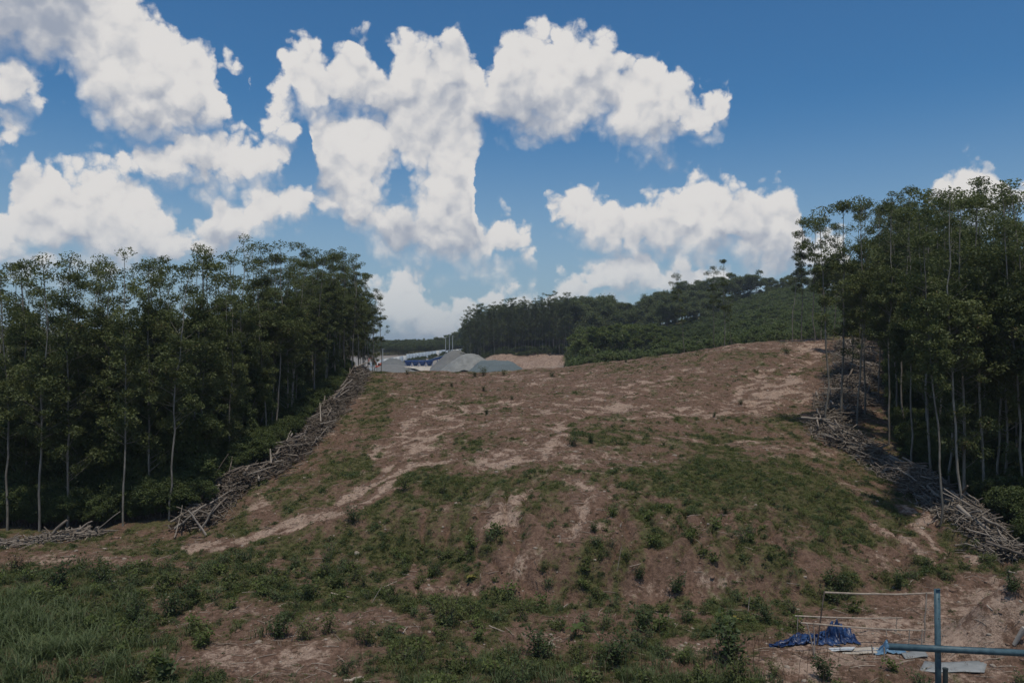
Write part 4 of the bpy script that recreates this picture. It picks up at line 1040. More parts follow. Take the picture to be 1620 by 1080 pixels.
    b = MB(); b.tube([(-3.0, .3, 5.9), (-4.3, .3, 5.6), (-4.5, .3, 3.4)], [.28, .28, .2], 6); obj('arm', b.mesh('arm', M_RED), t)
    b = MB(); b.tube([(-4.5, -.3, 3.2), (-4.5, .9, 3.2)], [.5, .5], 8); b.box((-4.1, .3, 2.8), (.7, 1.2, .5)); obj('bucket', b.mesh('bucket', M_DARK), t)
yard()

# ------------------------------------------------------------------ piles of cut logs
def log_proto(seed, L, rad):
    r = np.random.default_rng(seed); b = MB(); n = 6; s = np.linspace(-.5, .5, n)
    P = np.stack([np.cumsum(r.normal(0, .008 * L, n)), np.cumsum(r.normal(0, .008 * L, n)), s * L], -1); P -= P.mean(0)
    b.tube(P, rad * (1.12 - .42 * (s + .5)) * r.uniform(.9, 1.1, n), 8)
    for k in range(r.integers(0, 3)):
        q = P[r.integers(1, n - 1)]; a = r.uniform(0, 6.28); b.tube([q, q + np.array([np.cos(a), np.sin(a), .6]) * rad * r.uniform(2.2, 4)], [rad * .35, rad * .2], 5)
    return b.mesh('log', M_LOG, True)
LOGS = [log_proto(800 + k, 3.0, (.055, .07, .09, .045)[k % 4]) for k in range(8)]

def log_dir_rot(v):
    return Vector(v).to_track_quat('Z', 'Y').to_euler()

def log_pile(path, width, hgt, nlogs, seed, group, names, along=.75, special=(), x0=0.0, widen=lambda f: 1.0):
    r = np.random.default_rng(seed)
    P = np.array([(p.x, p.y) for p in (ground_at(a, b, 36, 122) for a, b in path)]); W0 = width
    seg = np.linalg.norm(np.diff(P, axis=0), axis=1); cum = np.concatenate([[0], np.cumsum(seg)]); T = cum[-1]
    def place(s):
        k = min(int(np.searchsorted(cum, s, 'right')) - 1, len(seg) - 1); f = (s - cum[k]) / seg[k]
        q = P[k] * (1 - f) + P[k + 1] * f; t = (P[k + 1] - P[k]) / seg[k]
        return q, t, np.array([-t[1], t[0]])
    # heap of brush and offcuts underneath
    b = MB()
    for k in range(int(T * 150)):
        s = r.uniform(0, T); q, t, nn = place(s); w = np.clip(r.normal(0, .42), -1, 1); width = W0 * widen(s / T)
        env = max(0., 1 - w * w) * (.7 + .3 * math.sin(s * .7 + seed)); x, y = q + nn * w * width * .62
        z = h1(x, y) + hgt * env * r.uniform(0, .92); L = r.uniform(.3, 1.6)
        a = math.atan2(t[1], t[0]) + r.normal(0, .8); v = np.array([math.cos(a), math.sin(a), r.normal(0, .28)]) * L * .5
        c = np.array([x, y, z]); b.tube([c - v, c + v * .1 + r.normal(size=3) * .06, c + v], [r.uniform(.014, .045)] * 3, 4, r.uniform(0, 1) ** 1.3, cap=False)
    o = obj('brush', b.mesh('brush', M_SLASH), kind='stuff', label='tangled twigs and bark heaped under the %s' % group)
    for k in range(nlogs):
        s = T * (k + r.uniform(0, 1)) / nlogs; q, t, nn = place(s); width = W0 * widen(s / T); w = np.clip(r.normal(0, .45), -1.05, 1.05)
        env = max(0., 1 - w * w) * (.75 + .25 * math.sin(s * .7 + seed)); x, y = q + nn * w * width * .55
        a = math.atan2(t[1], t[0]) + (r.normal(0, .30) if r.uniform() < along else r.uniform(-1.5, 1.5))
        v = Vector((math.cos(a), math.sin(a), r.normal(0, .13))); 
        slope = (h1(x + v.x, y + v.y) - h1(x - v.x, y - v.y)) * .5; v.z += slope
        z = h1(x, y) + .08 + hgt * env * r.uniform(.7, 1.12)
        if r.uniform() < .07: v.z += r.uniform(.5, 1.3); z += .3
        sc = r.uniform(.4, 1.3); th = r.uniform(.65, 1.3)
        side = 'on the clearing side' if (w > .25) == (x0 > 0) and abs(w) > .25 else 'on the wood side' if abs(w) > .25 else 'on top'
        i = min(int(s / T * len(names)), len(names) - 1)
        lab = 'weathered grey cut log %s of %s' % (side, names[i])
        obj('log', LOGS[r.integers(8)], None, (x, y, z), log_dir_rot(v), (th, th, sc), label=lab, category='log', group='%s, %s' % (group, names[i]))
    for i, (pa, pb, lab) in enumerate(special):   # logs that stand out: photo ends, both resting near the pile
        A = ground_at(*pa, 36, 124); d = A.y; B = at(pb[0], pb[1], d)
        A = at(pa[0], pa[1], d); v = B - A; L = v.length
        obj('log', LOGS[i % 8], None, (A + B) / 2 + Vector((0, -.4, .1)), log_dir_rot(v), (1.15, 1.15, L / 3.0), label=lab, category='log', group=group + ', loose logs')

log_pile(PILE_L, 3.0, 1.6, 140, 41, 'left log pile', ['the left pile, lowest end', 'the left pile, lower stretch', 'the left pile, middle stretch', 'the left pile, upper stretch', 'the left pile, top end'],
    special=[((330,846),(303,806),'pale log leaning across the lowest end of left pile, pointing up left'), ((321,838),(346,800),'thin log crossing the leaning pale log at lowest end of left pile'),
             ((357,766),(374,741),'thin log poking up from the lower left pile'), ((447,740),(434,717),'short pale log standing up from the middle of left pile'), ((512,652),(506,632),'short pale log standing up from the upper left pile'), ((281,836),(312,812),'thin branch lying left of the lowest end of left pile')])
log_pile(PILE_R, 3.1, 1.6, 152, 43, 'right log pile', ['the right pile, top end', 'the right pile, upper stretch', 'the right pile at its elbow', 'the right pile, middle stretch', 'the right pile, lower stretch', 'the right pile, lowest end'], x0=1, widen=lambda f: 1.0 + .9 * float(1 - sstep(.45, .62, f)),
    special=[((1300,700),(1320,722),'pale log at the elbow of the right pile pointing down right'), ((1303,692),(1384,706),'long pale log along the top edge below the elbow of right pile'), ((1335,594),(1352,610),'thick pale log across the upper right pile'), ((1323,566),(1330,582),'short pale log standing up near the top of right pile'),
             ((1500,806),(1568,856),'long pale log bridging the gap in the lower right pile'), ((1586,890),(1604,912),'pale broken log below the right pile at picture edge')])
log_pile([(5,862),(50,858),(90,850),(130,846),(158,846)], 1.3, .22, 20, 47, 'small log row', ['the small row below the left wood'], along=.8)
def fallen():
    a, b = at(1326, 536, 119), at(1341, 535, 119)
    z = h1(a.x, 119)
    obj('log', LOGS[2], None, ((a.x + b.x) / 2, 119, z + .3), log_dir_rot(b - a + Vector((0, 0, .1))), (2.2, 2.2, .6), label='thick whitish log end on the crest at the head of right pile', category='log', group='right log pile, loose logs')
fallen()

# ------------------------------------------------------------------ shrubs and seedlings one can pick out
SHR = [shrub_proto(900 + k, 1.0, (1.0, 1.3, .8)[k % 3], 460, .12, M_SHRUB) for k in range(4)]
SHR_L = [shrub_proto(920 + k, 1.0, (1.1, .9)[k % 2], 360, .10, M_WEED, wide=.45) for k in range(3)]
SHR_R = [shrub_proto(940, .9, 1.0, 300, .10, M_DRY)]
def banana_proto(seed, n=6, H=.9, mat=None):
    r = np.random.default_rng(seed); st, fo = MB(), MB()
    st.tube([(0, 0, -.1), (.02, 0, H * .25), (.03, 0, H * .45)], [.05, .04, .02], 6)
    for k in range(n):
        a = k * 2.4 + r.normal(0, .3); L = H * r.uniform(.6, .95); W = L * .32; s = np.linspace(0, 1, 7)
        P = np.stack([np.cos(a) * L * s * .85, np.sin(a) * L * s * .85, H * .4 + L * (.75 * s - .62 * s ** 2)], -1)
        sd_ = np.array([-np.sin(a), np.cos(a), 0]); w = W * .5 * np.sin(np.pi * np.clip(s * .93 + .05, 0, 1)) ** .6
        V = np.stack([P - sd_ * w[:, None] + np.array([0, 0, .25]) * w[:, None], P, P + sd_ * w[:, None] + np.array([0, 0, .25]) * w[:, None]], 1).reshape(-1, 3)
        i = np.arange(6)[:, None] * 3 + np.arange(2)[None]; i = i.ravel()
        fo.add(V, np.stack([i, i + 1, i + 4, i + 3], -1), r.uniform(.2, .9))
    return st.mesh('stem', M_FERN), fo.mesh('foliage', mat or M_FERN)
BAN = [banana_proto(960 + k) for k in range(3)]
M_YEL = leaf_mat('yellowing_leaves', (.16, .14, .03), (.26, .22, .05))
BANY = banana_proto(970, 5, .8, M_YEL)
BROADLEAF = shrub_proto(975, 1.0, .75, 60, .34, M_SHRUB, 6, .55)

def shrubs():
    L = [ # photo column, foot row, height in px, kind, label
     (92,934,44,'d','broad dark green shrub standing in tall grass, lower left'), (165,922,30,'d','small dark shrub right of the broad shrub at lower left'), (305,955,32,'d','dark rounded shrub above the bare soil patch, lower left'),
     (270,975,36,'d','dark upright shrub just left of the rounded dark one'), (212,985,34,'d','dark spiky shrub in the grass between two paths of bare soil'), (540,928,20,'d','small upright dark shrub alone on the grassy flat'),
     (488,950,26,'d','dark low shrub left of the charred branch'), (440,1008,34,'d','dark shrub at the upper rim of the bare foreground soil'), (482,1010,34,'l','leafy green shrub right of dark one by the bare foreground soil'),
     (520,1000,34,'l','light green shrub beside the thin slanting stick'), (620,940,16,'d','tiny dark shrub right of the tripod of pale sticks'), (712,985,42,'l','tall leafy sapling in the middle of the foreground'),
     (850,1038,42,'d','large dark shrub at bottom centre beside bare soil'), (972,1050,48,'d','large drooping dark shrub right of bottom centre'), (1017,998,34,'d','dark ball-shaped shrub near the pale leaning stick'),
     (1155,1048,64,'d','biggest bushy shrub at the lower right, left of the blue tarpaulin'), (1165,1075,40,'l','grassy green shrub at the foot of the biggest bush'), (580,1020,36,'l','narrow upright green plant right of the bare hollow'),
     (780,960,18,'l','small pale shrub below the ditch'), (1212,985,24,'d','dark shrub at the foot of the bank left of the stick frames'), (30,905,30,'r','rusty red dry shrub at the left picture edge'), (290,935,22,'r','dry reddish shrub among the dark ones at lower left'),
     (1225,1070,26,'l','small green shrub on the dirt at lower right'), (1305,1075,34,'d','scrubby dark weeds in front of the blue tarpaulin'), (440,930,18,'l','low green shrub on the flat below the vehicle track'),
     (905,706,16,'d','dark shrub on the mid slope, left of a pair'), (935,700,14,'d','dark shrub on the mid slope, right of a pair'), (1148,812,14,'d','single dark shrub on the lower right slope'), (940,842,14,'d','small dark shrub on the bare gully rib'),
     (873,595,7,'d','tiny dark shrub on the crest right of the yard'), (645,592,8,'l','tiny yellow-green shrub on the crest below the hoppers'), (752,596,8,'d','small shrub on the crest in front of the sheeted heap'), (765,594,14,'l','tall pale shrub on the crest in front of the sheeted heap'), (797,594,10,'l','pale shrub on the crest in front of the blue-green heap'),
     (765,618,7,'d','tiny dark shrub below the crest near the yard'), (715,612,6,'d','tiny shrub on the upper slope below the gravel heaps'), (770,655,8,'d','small green shrub on the upper middle slope'), (810,632,6,'d','tiny dark shrub high on the middle slope'),
     (1050,705,7,'d','tiny dark shrub on the right middle slope'), (1130,660,8,'d','small shrub at the rim of the eroded patch'), (1172,640,8,'d','small shrub inside the eroded patch'), (1245,560,10,'d','dark shrub just under the right crest'),
     (990,570,5,'d','tiny shrub on the crest near the young trees'), (700,780,20,'l','leafy shrub in the green patch at the top of the bank'), (640,775,24,'l','broad leafy shrub at left of the green bank patch'), (560,825,22,'d','dark leafy shrub on the left bank'), (1195,760,12,'l','low shrub in the right green patch'),
     (1010,915,18,'d','dark shrub in the bank hollow'), (1070,940,26,'d','dark shrub at the foot of the bank cut'), (1330,935,30,'d','dark shrub mass at the bank foot behind the stick frame'), (1420,930,24,'d','dark shrub at the bank foot near the blue post'), (860,905,20,'l','green shrub on the lower bank ribs'), (1600,935,26,'d','dark shrub on the bank at the right picture edge'), (690,905,18,'d','dark shrub by the pale washed-out soil')]
    for k, (px, py, hp, ty, lab) in enumerate(L):
        p = ground_at(px, py, 22, 124); H = hp / FPX * p.y * 1.12
        pr = {'d': SHR[k % 4], 'l': SHR_L[k % 3], 'r': SHR_R[0]}[ty]
        plant('shrub', pr, lab, 'shrub', p, k * 1.7, (H * 1.1, H * 1.1, H), 'shrubs scattered over the cleared ground', parts=('stem', 'foliage'))
    for px, py, hp, pr, lab, nm in [(910,1008,36,BAN[0],'young banana plant on a bare mound at bottom centre','banana_plant'), (1150,990,30,BAN[1],'banana seedling with broad dark leaves left of stick frames','banana_plant'), (1161,988,26,BANY,'yellowing banana leaf rising behind the banana seedling','banana_plant'),
                                (265,1078,44,BROADLEAF,'broad-leaved bright green plant at the bottom edge, lower left','leafy_plant'), (745,918,18,BANY,'small yellowish plant by the ditch','leafy_plant'), (630,1000,20,BAN[2],'low broad-leaved plant in the middle foreground','leafy_plant')]:
        p = ground_at(px, py, 22, 60); H = hp / FPX * p.y * .85
        plant(nm, pr, lab, 'plant', p, 1.0, H / .85, 'broad-leaved seedlings', parts=('stem', 'foliage'))
shrubs()

# ------------------------------------------------------------------ grass, weeds and litter (nobody could count these)
def ground_cover():
    r = np.random.default_rng(55)
    W = [weed_proto(1000 + k, 64, .30, .20, .085) for k in range(4)] + [weed_proto(1010, 60, .34, .34, .13, M_SHRUB)]
    G = [grass_proto(1020 + k, 30, .34, .016, .09, M_GRASS, .7, 3) for k in range(3)]
    T = [grass_proto(1030 + k, 26, 1.15, .040, .22, M_TALL, (1.0, .8, 1.15)[k % 3], 5) for k in range(4)]
    D = [grass_proto(1040 + k, 26, .30, .012, .10, M_DRY, .9, 2) for k in range(2)]
    def lots(n, d0, d1, power):
        d = (r.uniform(d0 ** power, d1 ** power, n)) ** (1 / power); u = r.uniform(-.70, .70, n); return u * d, d
    # low weeds and turf
    X, Y = lots(420000, 26, 122, 1.25); g, p, _ = cover(X, Y); px, py = to_px(X, Y, base_h(X, Y))
    wood = np.maximum(in_left(X, Y), in_right(X, Y))
    clump = fbm(X * 1.1, Y * 1.1, 61, 2)
    keep = (r.uniform(size=len(X)) < np.clip((g + .25 * clump - .12) * .78, .04, 1) * np.where(Y < 45, .8, .62)) & (wood < .5)
    X, Y, g = X[keep], Y[keep], g[keep]
    kind = np.where(r.uniform(size=len(X)) < .50 + .25 * fbm(X * .2, Y * .2, 63, 2), r.integers(0, 5, len(X)), 5 + r.integers(0, 3, len(X)))
    s = r.uniform(.22, .85, len(X)) * (.45 + .75 * g)
    Z = height(X, Y) - .02
    scatter('grass', 'short grass and creeping weeds over the cleared ground', W + G, np.column_stack([X, Y, Z]), s, kind, rng=r)
    # dry stalks and dead grass on the brown parts
    X, Y = lots(46000, 27, 122, 1.1); g, p, _ = cover(X, Y); wood = np.maximum(in_left(X, Y), in_right(X, Y))
    keep = (r.uniform(size=len(X)) < (1 - p) * .55) & (wood < .5); X, Y = X[keep], Y[keep]
    scatter('dry_grass', 'dead grass and dry litter on the brown soil', D, np.column_stack([X, Y, height(X, Y) - .02]), r.uniform(.4, 1.1, len(X)), rng=r)
    # tall grass: dense at the lower left, loose tufts elsewhere
    X, Y = lots(26000, 25, 44, 1.3); px, py = to_px(X, Y, base_h(X, Y))
    m = gauss(px, py, [(30,1010,170,80,1.0),(150,1070,160,40,.8),(60,940,120,30,.5),(720,1075,260,22,.5),(1000,1060,130,30,.35),(1120,1075,120,22,.6),(250,868,70,9,.7),(740,942,80,7,.55),(420,905,90,10,.25),(600,1040,80,20,.25),(840,1080,300,12,.4)])
    m = m + .05 - gauss(px, py, BARE) * .5
    keep = r.uniform(size=len(X)) < np.clip(m * (.7 + .9 * fbm(X * .5, Y * .5, 71, 2)), 0, 1) * .30; X, Y, px, py = X[keep], Y[keep], px[keep], py[keep]
    lush = gauss(px, py, [(30,1020,180,90,1.0)])
    s = r.uniform(.30, 1.0, len(X)) * (.75 + .55 * lush) * np.where(Y > 38, .6, 1.0)
    scatter('tall_grass', 'tall arching grass along the foreground', T, np.column_stack([X, Y, height(X, Y) - .02]), s, rng=r)
    # knee-high mixed weeds tangled through the flat
    X, Y = lots(5200, 27, 44, 1.3); g, p, _ = cover(X, Y); px, py = to_px(X, Y, base_h(X, Y))
    keep = r.uniform(size=len(X)) < np.clip(g - .25, 0, 1) * .55 * (1 + fbm(X * .4, Y * .4, 81, 2)); X, Y = X[keep], Y[keep]
    KW = [joined('weed_source', *shrub_proto(1060 + k, .55, .75, (150, 110, 180)[k % 3], (.10, .15, .08)[k % 3], (M_WEED, M_YOUNG, M_SHRUB, M_TALL)[k % 4], 6, (.5, .6, .4)[k % 3])) for k in range(6)]
    scatter('weeds', 'tangled knee-high weeds over the flat foreground', KW, np.column_stack([X, Y, height(X, Y) - .02]), r.uniform(.35, 1.25, len(X)), rng=r)
    # lone seed stalks standing above the foreground
    b = MB()
    for k in range(110):
        px, py = r.uniform(560, 1330), r.uniform(1015, 1095)
        d = 12 * FPX / (py - HY); x = (px - CX) / FPX * d; z = h1(x, d); H = r.uniform(.5, 1.5); ln = r.normal(0, .18, 2)
        P = [(x, d, z), (x + ln[0] * .3, d + ln[1] * .3, z + H * .6), (x + ln[0] * H, d + ln[1] * H, z + H)]
        b.tube(P, [.009, .007, .004], 4, r.uniform(.3, 1), cap=False)
    obj('stalks', b.mesh('stalks', M_DRY), kind='stuff', label='thin dry seed stalks in the foreground')
    # stones, clods and bark chips on bare ground
    st = []
    for k in range(3):
        rr = np.random.default_rng(1100 + k); b = MB(); n = 7
        th, ph = np.meshgrid(np.linspace(0, np.pi, 5), np.arange(n) * 2 * np.pi / n); rad = .05 * rr.uniform(.7, 1.25, th.shape)
        V = np.stack([rad * np.sin(th) * np.cos(ph) * 1.3, rad * np.sin(th) * np.sin(ph), rad * np.cos(th) * .7], -1).reshape(-1, 3)
        i = (np.arange(n)[:, None] * 5 + np.arange(4)[None]).ravel(); i2 = (((np.arange(n) + 1) % n)[:, None] * 5 + np.arange(4)[None]).ravel()
        b.add(V, np.stack([i, i + 1, i2 + 1, i2], -1)); st.append(b.mesh('clod', M_WIRE if k == 2 else MATS['ground_clod']))
    tw = []
    for k in range(3):
        rr = np.random.default_rng(1120 + k); b = MB(); b.tube([(-.35, 0, .02), (0, rr.normal(0, .05), .03), (.35, 0, .015)], [.010, .012, .006], 4); tw.append(b.mesh('twig', M_STICK if k else M_TWIG))
    X, Y = lots(60000, 26, 120, 1.2); g, p, _ = cover(X, Y); wood = np.maximum(in_left(X, Y), in_right(X, Y))
    keep = (r.uniform(size=len(X)) < np.clip(.9 - g, 0, 1) * .55) & (wood < .6); X, Y = X[keep], Y[keep]
    ix = np.where(r.uniform(size=len(X)) < .62, r.integers(0, 3, len(X)), 3 + r.integers(0, 3, len(X)))
    s = np.where(ix < 3, r.lognormal(-.25, .55, len(X)), r.uniform(.4, 1.4, len(X)))
    scatter('debris', 'clods, stones, twigs and bark chips on the bare soil', st + tw, np.column_stack([X, Y, height(X, Y)]), np.clip(s, .2, 3.2), ix, rng=r)
plain_mat('ground_clod', (.15, .095, .068), (.27, .185, .14), 5, .95, .1, bmp=.6)
ground_cover()

# ------------------------------------------------------------------ single sticks lying about
STK = [log_proto(1200 + k, 1.0, .022) for k in range(4)]
def sticks():
    for k, (a, b, w, lab) in enumerate([
        ((1049,990),(1061,969),1.5,'pale stick leaning up out of the weeds near ball-shaped shrub'), ((588,955),(604,928),.8,'thin pale stick leaning at left of the tripod of sticks'), ((604,930),(628,922),1.2,'short pale branch at the top of the tripod of sticks'),
        ((461,1013),(487,972),.7,'thin slanting stick above the bare foreground soil'), ((524,938),(558,946),1.6,'charred dark branch lying on the grassy flat'), ((774,990),(798,999),1.2,'grey stick lying flat in the middle foreground'),
        ((636,1002),(645,993),1.3,'short whitish stick in the middle foreground'), ((1411,930),(1438,928),1.6,'pale branch lying on the bank above the stick frame'), ((1560,957),(1570,968),1.2,'short white stick on the bank right of the blue post'),
        ((976,905),(984,860),.5,'thin bare stem standing on the bank'), ((1182,970),(1186,945),1.0,'bent white stem at the foot of the bank'), ((30,870),(88,845),.7,'thin branch leaning over the small log row'), ((888,963),(899,955),1.4,'broken stump at the foot of the bank'),
        ((823,824),(826,818),1.2,'tiny pale stake on the bank ribs'), ((885,856),(887,846),1.2,'small white stake lower on the bank ribs'), ((981,833),(984,826),1.2,'small white stake right of the gully'), ((545,1078),(572,1072),3.0,'old pale log end at the bottom edge of the foreground'),
        ((640,640),(652,622),.8,'thin dead branch high on the upper left slope'), ((1596,900),(1605,906),2.0,'broken pale branch on the bank near right picture edge')]):
        A = ground_at(*a, 22, 120); B = ground_at(*b, 22, 120)
        rise = 'lean' in lab or 'stand' in lab or 'stake' in lab or 'stem' in lab or 'slant' in lab or 'stump' in lab
        if rise: B = at(b[0], b[1], A.y)
        v = B - A; o = obj('stick', STK[k % 4], None, (A + B) / 2 + Vector((0, 0, .03)), log_dir_rot(v), (w, w, v.length), label=lab, category='stick', group='single sticks on the cleared ground')
        o.data = STK[k % 4]
for s_ in STK: s_.materials[0] = M_STICK
sticks()

# ------------------------------------------------------------------ stick frames, tarpaulins, boards
def pole(parent, name, a, b, r0, mat=None, sag=.0, seed=0):
    r = np.random.default_rng(seed); a, b = np.array(a, float), np.array(b, float); n = 7; s = np.linspace(0, 1, n)[:, None]
    P = a + (b - a) * s + np.array([0, 0, -1.0]) * sag * 4 * s * (1 - s) + r.normal(0, r0 * .35, (n, 3)) * (s > 0) * (s < 1)
    m = MB(); m.tube(P, r0 * np.linspace(1.1, .8, n), 7); return obj(name, m.mesh(name, mat or M_STICK, True), parent)

def frames():
    def foot(px, d): x = (px - CX) / FPX * d; return np.array([x, d, h1(x, d) - .1])
    spec = [('tallest stick frame, a pole on two thin uprights behind the blue tarpaulin', (1303,936), (1474,937), [(1304,936,1291), (1465,938,1461)], 31.6, .038),
            ('low stick frame, back rail of the pair over the blue tarpaulin', (1257,973), (1427,976), [(1262,974,1260), (1418,977,1417)], 33.2, .030),
            ('low stick frame, front rail of the pair sloping to the right', (1266,984), (1462,996), [(1287,986,1288), (1438,996,1437), (1458,996,1457)], 30.8, .032)]
    for k, (lab, a, b, ups, d, rad) in enumerate(spec):
        base = Vector(foot((a[0] + b[0]) / 2, d)); t = thing('stick_rack', lab, 'rack', base, group='stick frames by the tarpaulin')
        L = lambda v: np.array(v) - np.array(base)
        pole(t, 'rail', L(at(*a, d)), L(at(*b, d)), rad, sag=.05, seed=k)
        for j, (px, py, fx) in enumerate(ups): pole(t, 'upright', L(foot(fx, d - .05)), L(at(px, py, d - .05) + Vector((0, 0, .05))), rad * .75, M_TWIG if j == 0 and k == 0 else M_STICK, seed=10 + j)
    # stakes
    for k, (px, top, fx, d, lab) in enumerate([(1378,1018,1380,30.6,'short wooden stake left of the small faded tarpaulin'), (1398,1022,1398,30.0,'thin stake beside the small faded tarpaulin'), (1456,1024,1455,30.4,'short stake right of the small faded tarpaulin'), (1276,985,1290,30.2,'thin dark stick leaning over the blue tarpaulin')]):
        f = foot(fx, d); b = MB(); tip = np.array(at(px, top, d)) - f; b.tube([(0, 0, 0), tip * .5 + .01, tip], [.03, .028, .022], 6)
        obj('stake', b.mesh('stake', M_STICK), None, f, label=lab, category='stake', group='stakes by the tarpaulin')
frames()

def cloth(name, label, P0, ax, ay, nx, ny, zf, mat, thick=.012):
    """draped sheet: P0 + ax*u + ay*v, height zf(u,v) above the ground"""
    u, v = np.meshgrid(np.linspace(0, 1, nx), np.linspace(0, 1, ny))
    XY = np.array(P0)[None, None] + u[..., None] * np.array(ax) + v[..., None] * np.array(ay)
    dz, sx, sy = zf(u, v); X, Y = XY[..., 0] + sx, XY[..., 1] + sy
    Z = height(X.ravel(), Y.ravel()).reshape(X.shape) + dz
    i = (np.arange(ny - 1)[:, None] * nx + np.arange(nx - 1)[None]).ravel()
    me = mesh_from(name, np.stack([X, Y, Z], -1).reshape(-1, 3), np.stack([i, i + 1, i + nx + 1, i + nx], -1), None, True, mat)
    o = obj(name, me, label=label, category='tarpaulin', group='blue tarpaulins on the dirt')
    sm = o.modifiers.new('thickness', 'SOLIDIFY'); sm.thickness = thick
    return o

def tarps():
    def xy(px, d): return np.array([(px - CX) / FPX * d, d])
    # long crumpled tarpaulin trailing over the ground
    a, b = xy(1222, 31.2), xy(1330, 31.6)
    def z1(u, v):
        f = fbm(u * 9, v * 3, 3, 4, .6); g = 1 - np.abs(fbm(u * 5 + v * 3, v * 2.2, 8, 2)) * 2
        edge = np.minimum(np.minimum(u, 1 - u) * 6, np.minimum(v, 1 - v) * 4); e = np.clip(edge, 0, 1); taper = .25 + .75 * u
        w = 1 - np.abs(fbm(u * 13 + 2 * v, v * 4.5, 18, 3, .6)) * 2.2
        return .04 + e * np.clip(.06 + .14 * np.clip(g, -.3, 1) + .10 * w + .10 * f, 0, 1) * (.35 + .9 * u), .16 * fbm(u * 5, v * 6, 12, 3), (v - .5) * 1.25 * (taper - 1) + .34 * fbm(u * 5, v * 2, 14, 3)
    cloth('tarpaulin', 'long crumpled deep blue tarpaulin trailing left over the dirt', a, b - a, np.array([.15, 1.25]), 64, 30, z1, M_TARP)
    # bunched part hung up on the rails
    a, b = xy(1300, 31.9), xy(1362, 31.9)
    def z2(u, v):
        pk = np.exp(-(np.abs(u - .46 - .15 * (v - .5)) / .19) ** 1.5) * .80 + np.exp(-((u - .5) / .38) ** 2) * .2 + .16 * np.exp(-((u - .8) / .10) ** 2); pk = np.minimum(pk, .66 + .1 * np.sin(u * 40))
        f = fbm(u * 14, v * 1.5, 23, 3, .6)
        prof = np.clip(1 - np.abs(v - .5 - .1 * f) * 1.9, 0, 1) ** 1.5
        return .05 + (pk * (1 + .22 * fbm(u * 11, v * 2, 27, 2)) + .05 * f) * prof + .15 * np.exp(-((u - .85) / .12) ** 2) * prof, .08 * f * prof, .12 * fbm(u * 8, v * 3, 29, 2)
    cloth('tarpaulin', 'dark blue tarpaulin bunched up in a peak under the low rails', a, b - a, np.array([.0, .95]), 60, 30, z2, M_TARP)
    a, b = xy(1385, 30.5), xy(1434, 30.5)
    def z3(u, v):
        pk = .42 * np.exp(-((u - .46) / .10) ** 2) * np.exp(-((v - .5) / .3) ** 2)
        return .04 + pk + .10 * np.clip(fbm(u * 7, v * 4, 33, 3), 0, 1), .05 * fbm(u * 6, v * 6, 35, 2), .08 * fbm(u * 5, v * 5, 37, 2)
    cloth('tarpaulin', 'small faded blue tarpaulin scrap behind the end of blue beam', a, b - a, np.array([.1, .8]), 44, 26, z3, M_TARPL)
    for k, (px, py, w, dd, rot, mat, lab) in enumerate([(1508,1056,2.2,1.0,-.12,M_SHEET,'flat grey metal sheet on the dirt behind the blue post'), (1325,1028,1.25,.35,.05,M_WHITE,'pale board lying right of the long blue tarpaulin'), (1361,1030,1.3,.7,-.1,M_BOARD,'thin tan sheet on the dirt between the two tarpaulins'), (1446,1035,.95,.6,.15,M_SHEET,'small grey sheet near the short stakes')]):
        p = ground_at(px, py, 22, 50); nx, ny = 12, 6; u, v = np.meshgrid(np.linspace(-.5, .5, nx), np.linspace(-.5, .5, ny))
        c, s = math.cos(rot), math.sin(rot); A, B = u * w + v * .25 * w, v * dd; X, Y = p.x + c * A - s * B, p.y + s * A + c * B
        hz = height(X.ravel(), Y.ravel()).reshape(X.shape); Z = hz.mean() + .06 + (hz - hz.mean()) * .3 + .03 * np.sin(u * 5)
        i = (np.arange(ny - 1)[:, None] * nx + np.arange(nx - 1)[None]).ravel()
        o = obj('board', mesh_from('board', np.stack([X, Y, Z], -1).reshape(-1, 3), np.stack([i, i + 1, i + nx + 1, i + nx], -1), None, False, mat), label=lab, category='board', group='loose boards and sheets on the dirt')
        o.modifiers.new('thickness', 'SOLIDIFY').thickness = .02
tarps()

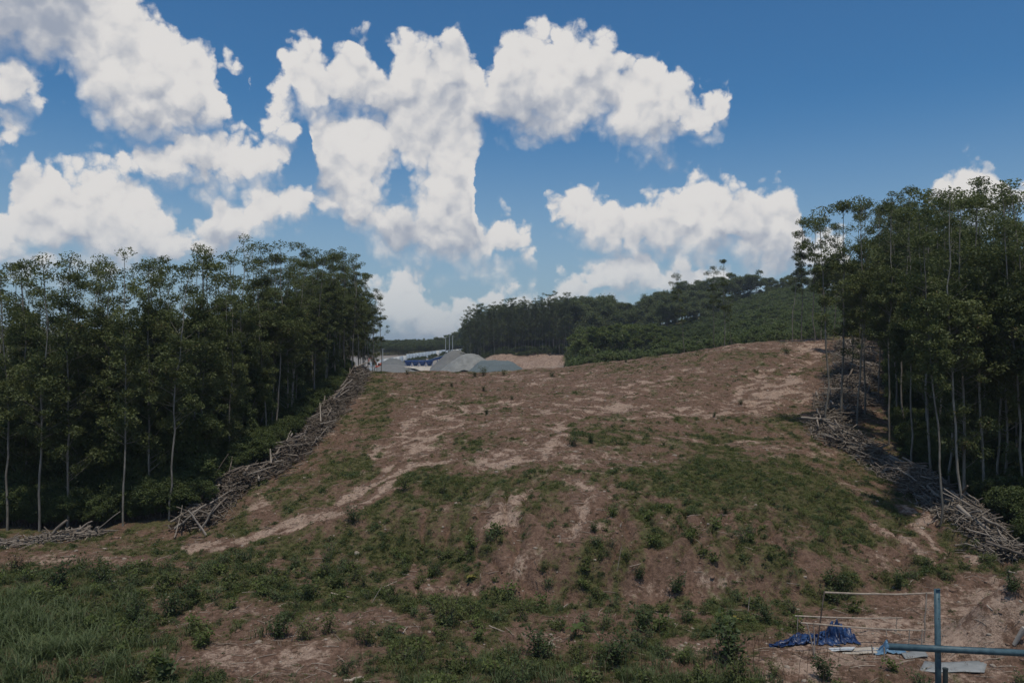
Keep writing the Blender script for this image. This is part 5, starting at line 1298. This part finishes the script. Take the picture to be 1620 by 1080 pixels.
# ------------------------------------------------------------------ blue steel post and beam
def channel(L, w, dep, t, axis):
    """open steel channel of length L"""
    m = MB(); m.box((0, -dep / 2, L / 2), (w, t, L)); m.box((-w / 2 + t / 2, 0, L / 2), (t, dep - t * 1.2, L)); m.box((w / 2 - t / 2, 0, L / 2), (t, dep - t * 1.2, L))
    return m
def steel():
    d = 25.0; top = at(1484, 930, d); zg = h1(top.x, d) - .3
    t = thing('steel_post', 'upright blue-grey steel channel post at lower right', 'post', (top.x, d, zg), rot=(0, math.radians(-.7), math.radians(8)))
    H = top.z - zg; m = channel(H, .155, .09, .012, 'z'); obj('channel', m.mesh('channel', M_POST), t)
    for k, z in enumerate((H - .92, H - 2.15, H - .3)):
        b = MB(); b.tube([(.01, -.055, z), (.01, -.047, z)], [.017, .017], 8); obj('bolt_hole', b.mesh('bolt_hole', M_DARK), t)
    box_part('cap', t, (0, -.045, H + .004), (.15, .085, .006), M_POST)
    A, B = at(1404, 1021, d - .13), at(1640, 1032.5, d - .13)
    t2 = thing('steel_beam', 'long blue-grey steel channel beam crossing the post and running off right', 'beam', tuple(A)); v = B - A; B2 = v * 1.35
    t2.rotation_euler = (0, math.atan2(-B2.z, B2.x), 0)
    L = B2.length; m = MB(); w, dep, tk = .165, .15, .012; t2['kind'] = 'thing'
    m.box((L / 2, -dep / 2, 0), (L, tk, w)); m.box((L / 2, 0, w / 2 - tk / 2), (L, dep - tk * 1.2, tk)); m.box((L / 2, 0, -w / 2 + tk / 2), (L, dep - tk * 1.2, tk))
    obj('channel', m.mesh('channel', M_POST), t2)
    for x in (1.45, 1.62, .12):
        b = MB(); b.tube([(x, -.056, 0), (x, -.064, 0)], [.022, .02], 8); obj('bolt', b.mesh('bolt', M_DARK), t2)
    # the beam's far end rests on a second post outside the picture
    e = A + B2; zg2 = h1(e.x, e.y) - .3
    t4 = thing('steel_post', 'blue-grey steel post that carries the far end of beam', 'post', (e.x - .2, e.y + .13, zg2)); Hs = e.z - zg2 + .3
    obj('channel', channel(Hs, .155, .09, .012, 'z').mesh('channel', M_POST), t4)
    p = at(1494.5, 1056, 24.6); zg = h1(p.x, p.y) - .2
    t3 = thing('stub_post', 'short dark steel stub beside the foot of blue post', 'post', (p.x, p.y, zg)); Hs = p.z - zg
    b = MB(); b.tube([(0, 0, 0), (0, 0, Hs * .5), (0, 0, Hs)], [.075, .075, .075], 10); obj('pipe', b.mesh('pipe', M_POSTIN, True), t3)
    b = MB(); b.tube([(0, 0, Hs - .03), (0, 0, Hs + .012)], [.085, .085], 10); obj('collar', b.mesh('collar', M_POSTIN, True), t3)
    a = ground_at(1603, 1022, 22, 40); b_ = at(1620, 992, a.y - .2)
    m = MB(); v = np.array(b_ - a); m.tube([np.zeros(3), v * .5 + np.array([.02, 0, .05]), v], [.07, .085, .10], 8)
    obj('log', m.mesh('log', M_BOARD, True), None, tuple(a), label='pale bent log end leaning on the earth mound at right picture edge', category='log', group='single logs in the foreground')
steel()

# ------------------------------------------------------------------ air
def haze_box():
    m, t = newmat('haze_air')
    v = node(t, 'ShaderNodeVolumePrincipled'); v.inputs['Color'].default_value = (.80, .88, 1.0, 1); v.inputs['Density'].default_value = HAZE; v.inputs['Anisotropy'].default_value = .2
    o = node(t, 'ShaderNodeOutputMaterial'); t.links.new(v.outputs[0], o.inputs['Volume'])
    b = MB(); b.box((0, 2450, 34.5), (34000, 5500, 75)); me = b.mesh('haze', m)
    obj('haze', me, kind='stuff', label='thin pale haze in the air over the whole place')
HAZE = 0.0002
USE_HAZE = True
if USE_HAZE: haze_box()
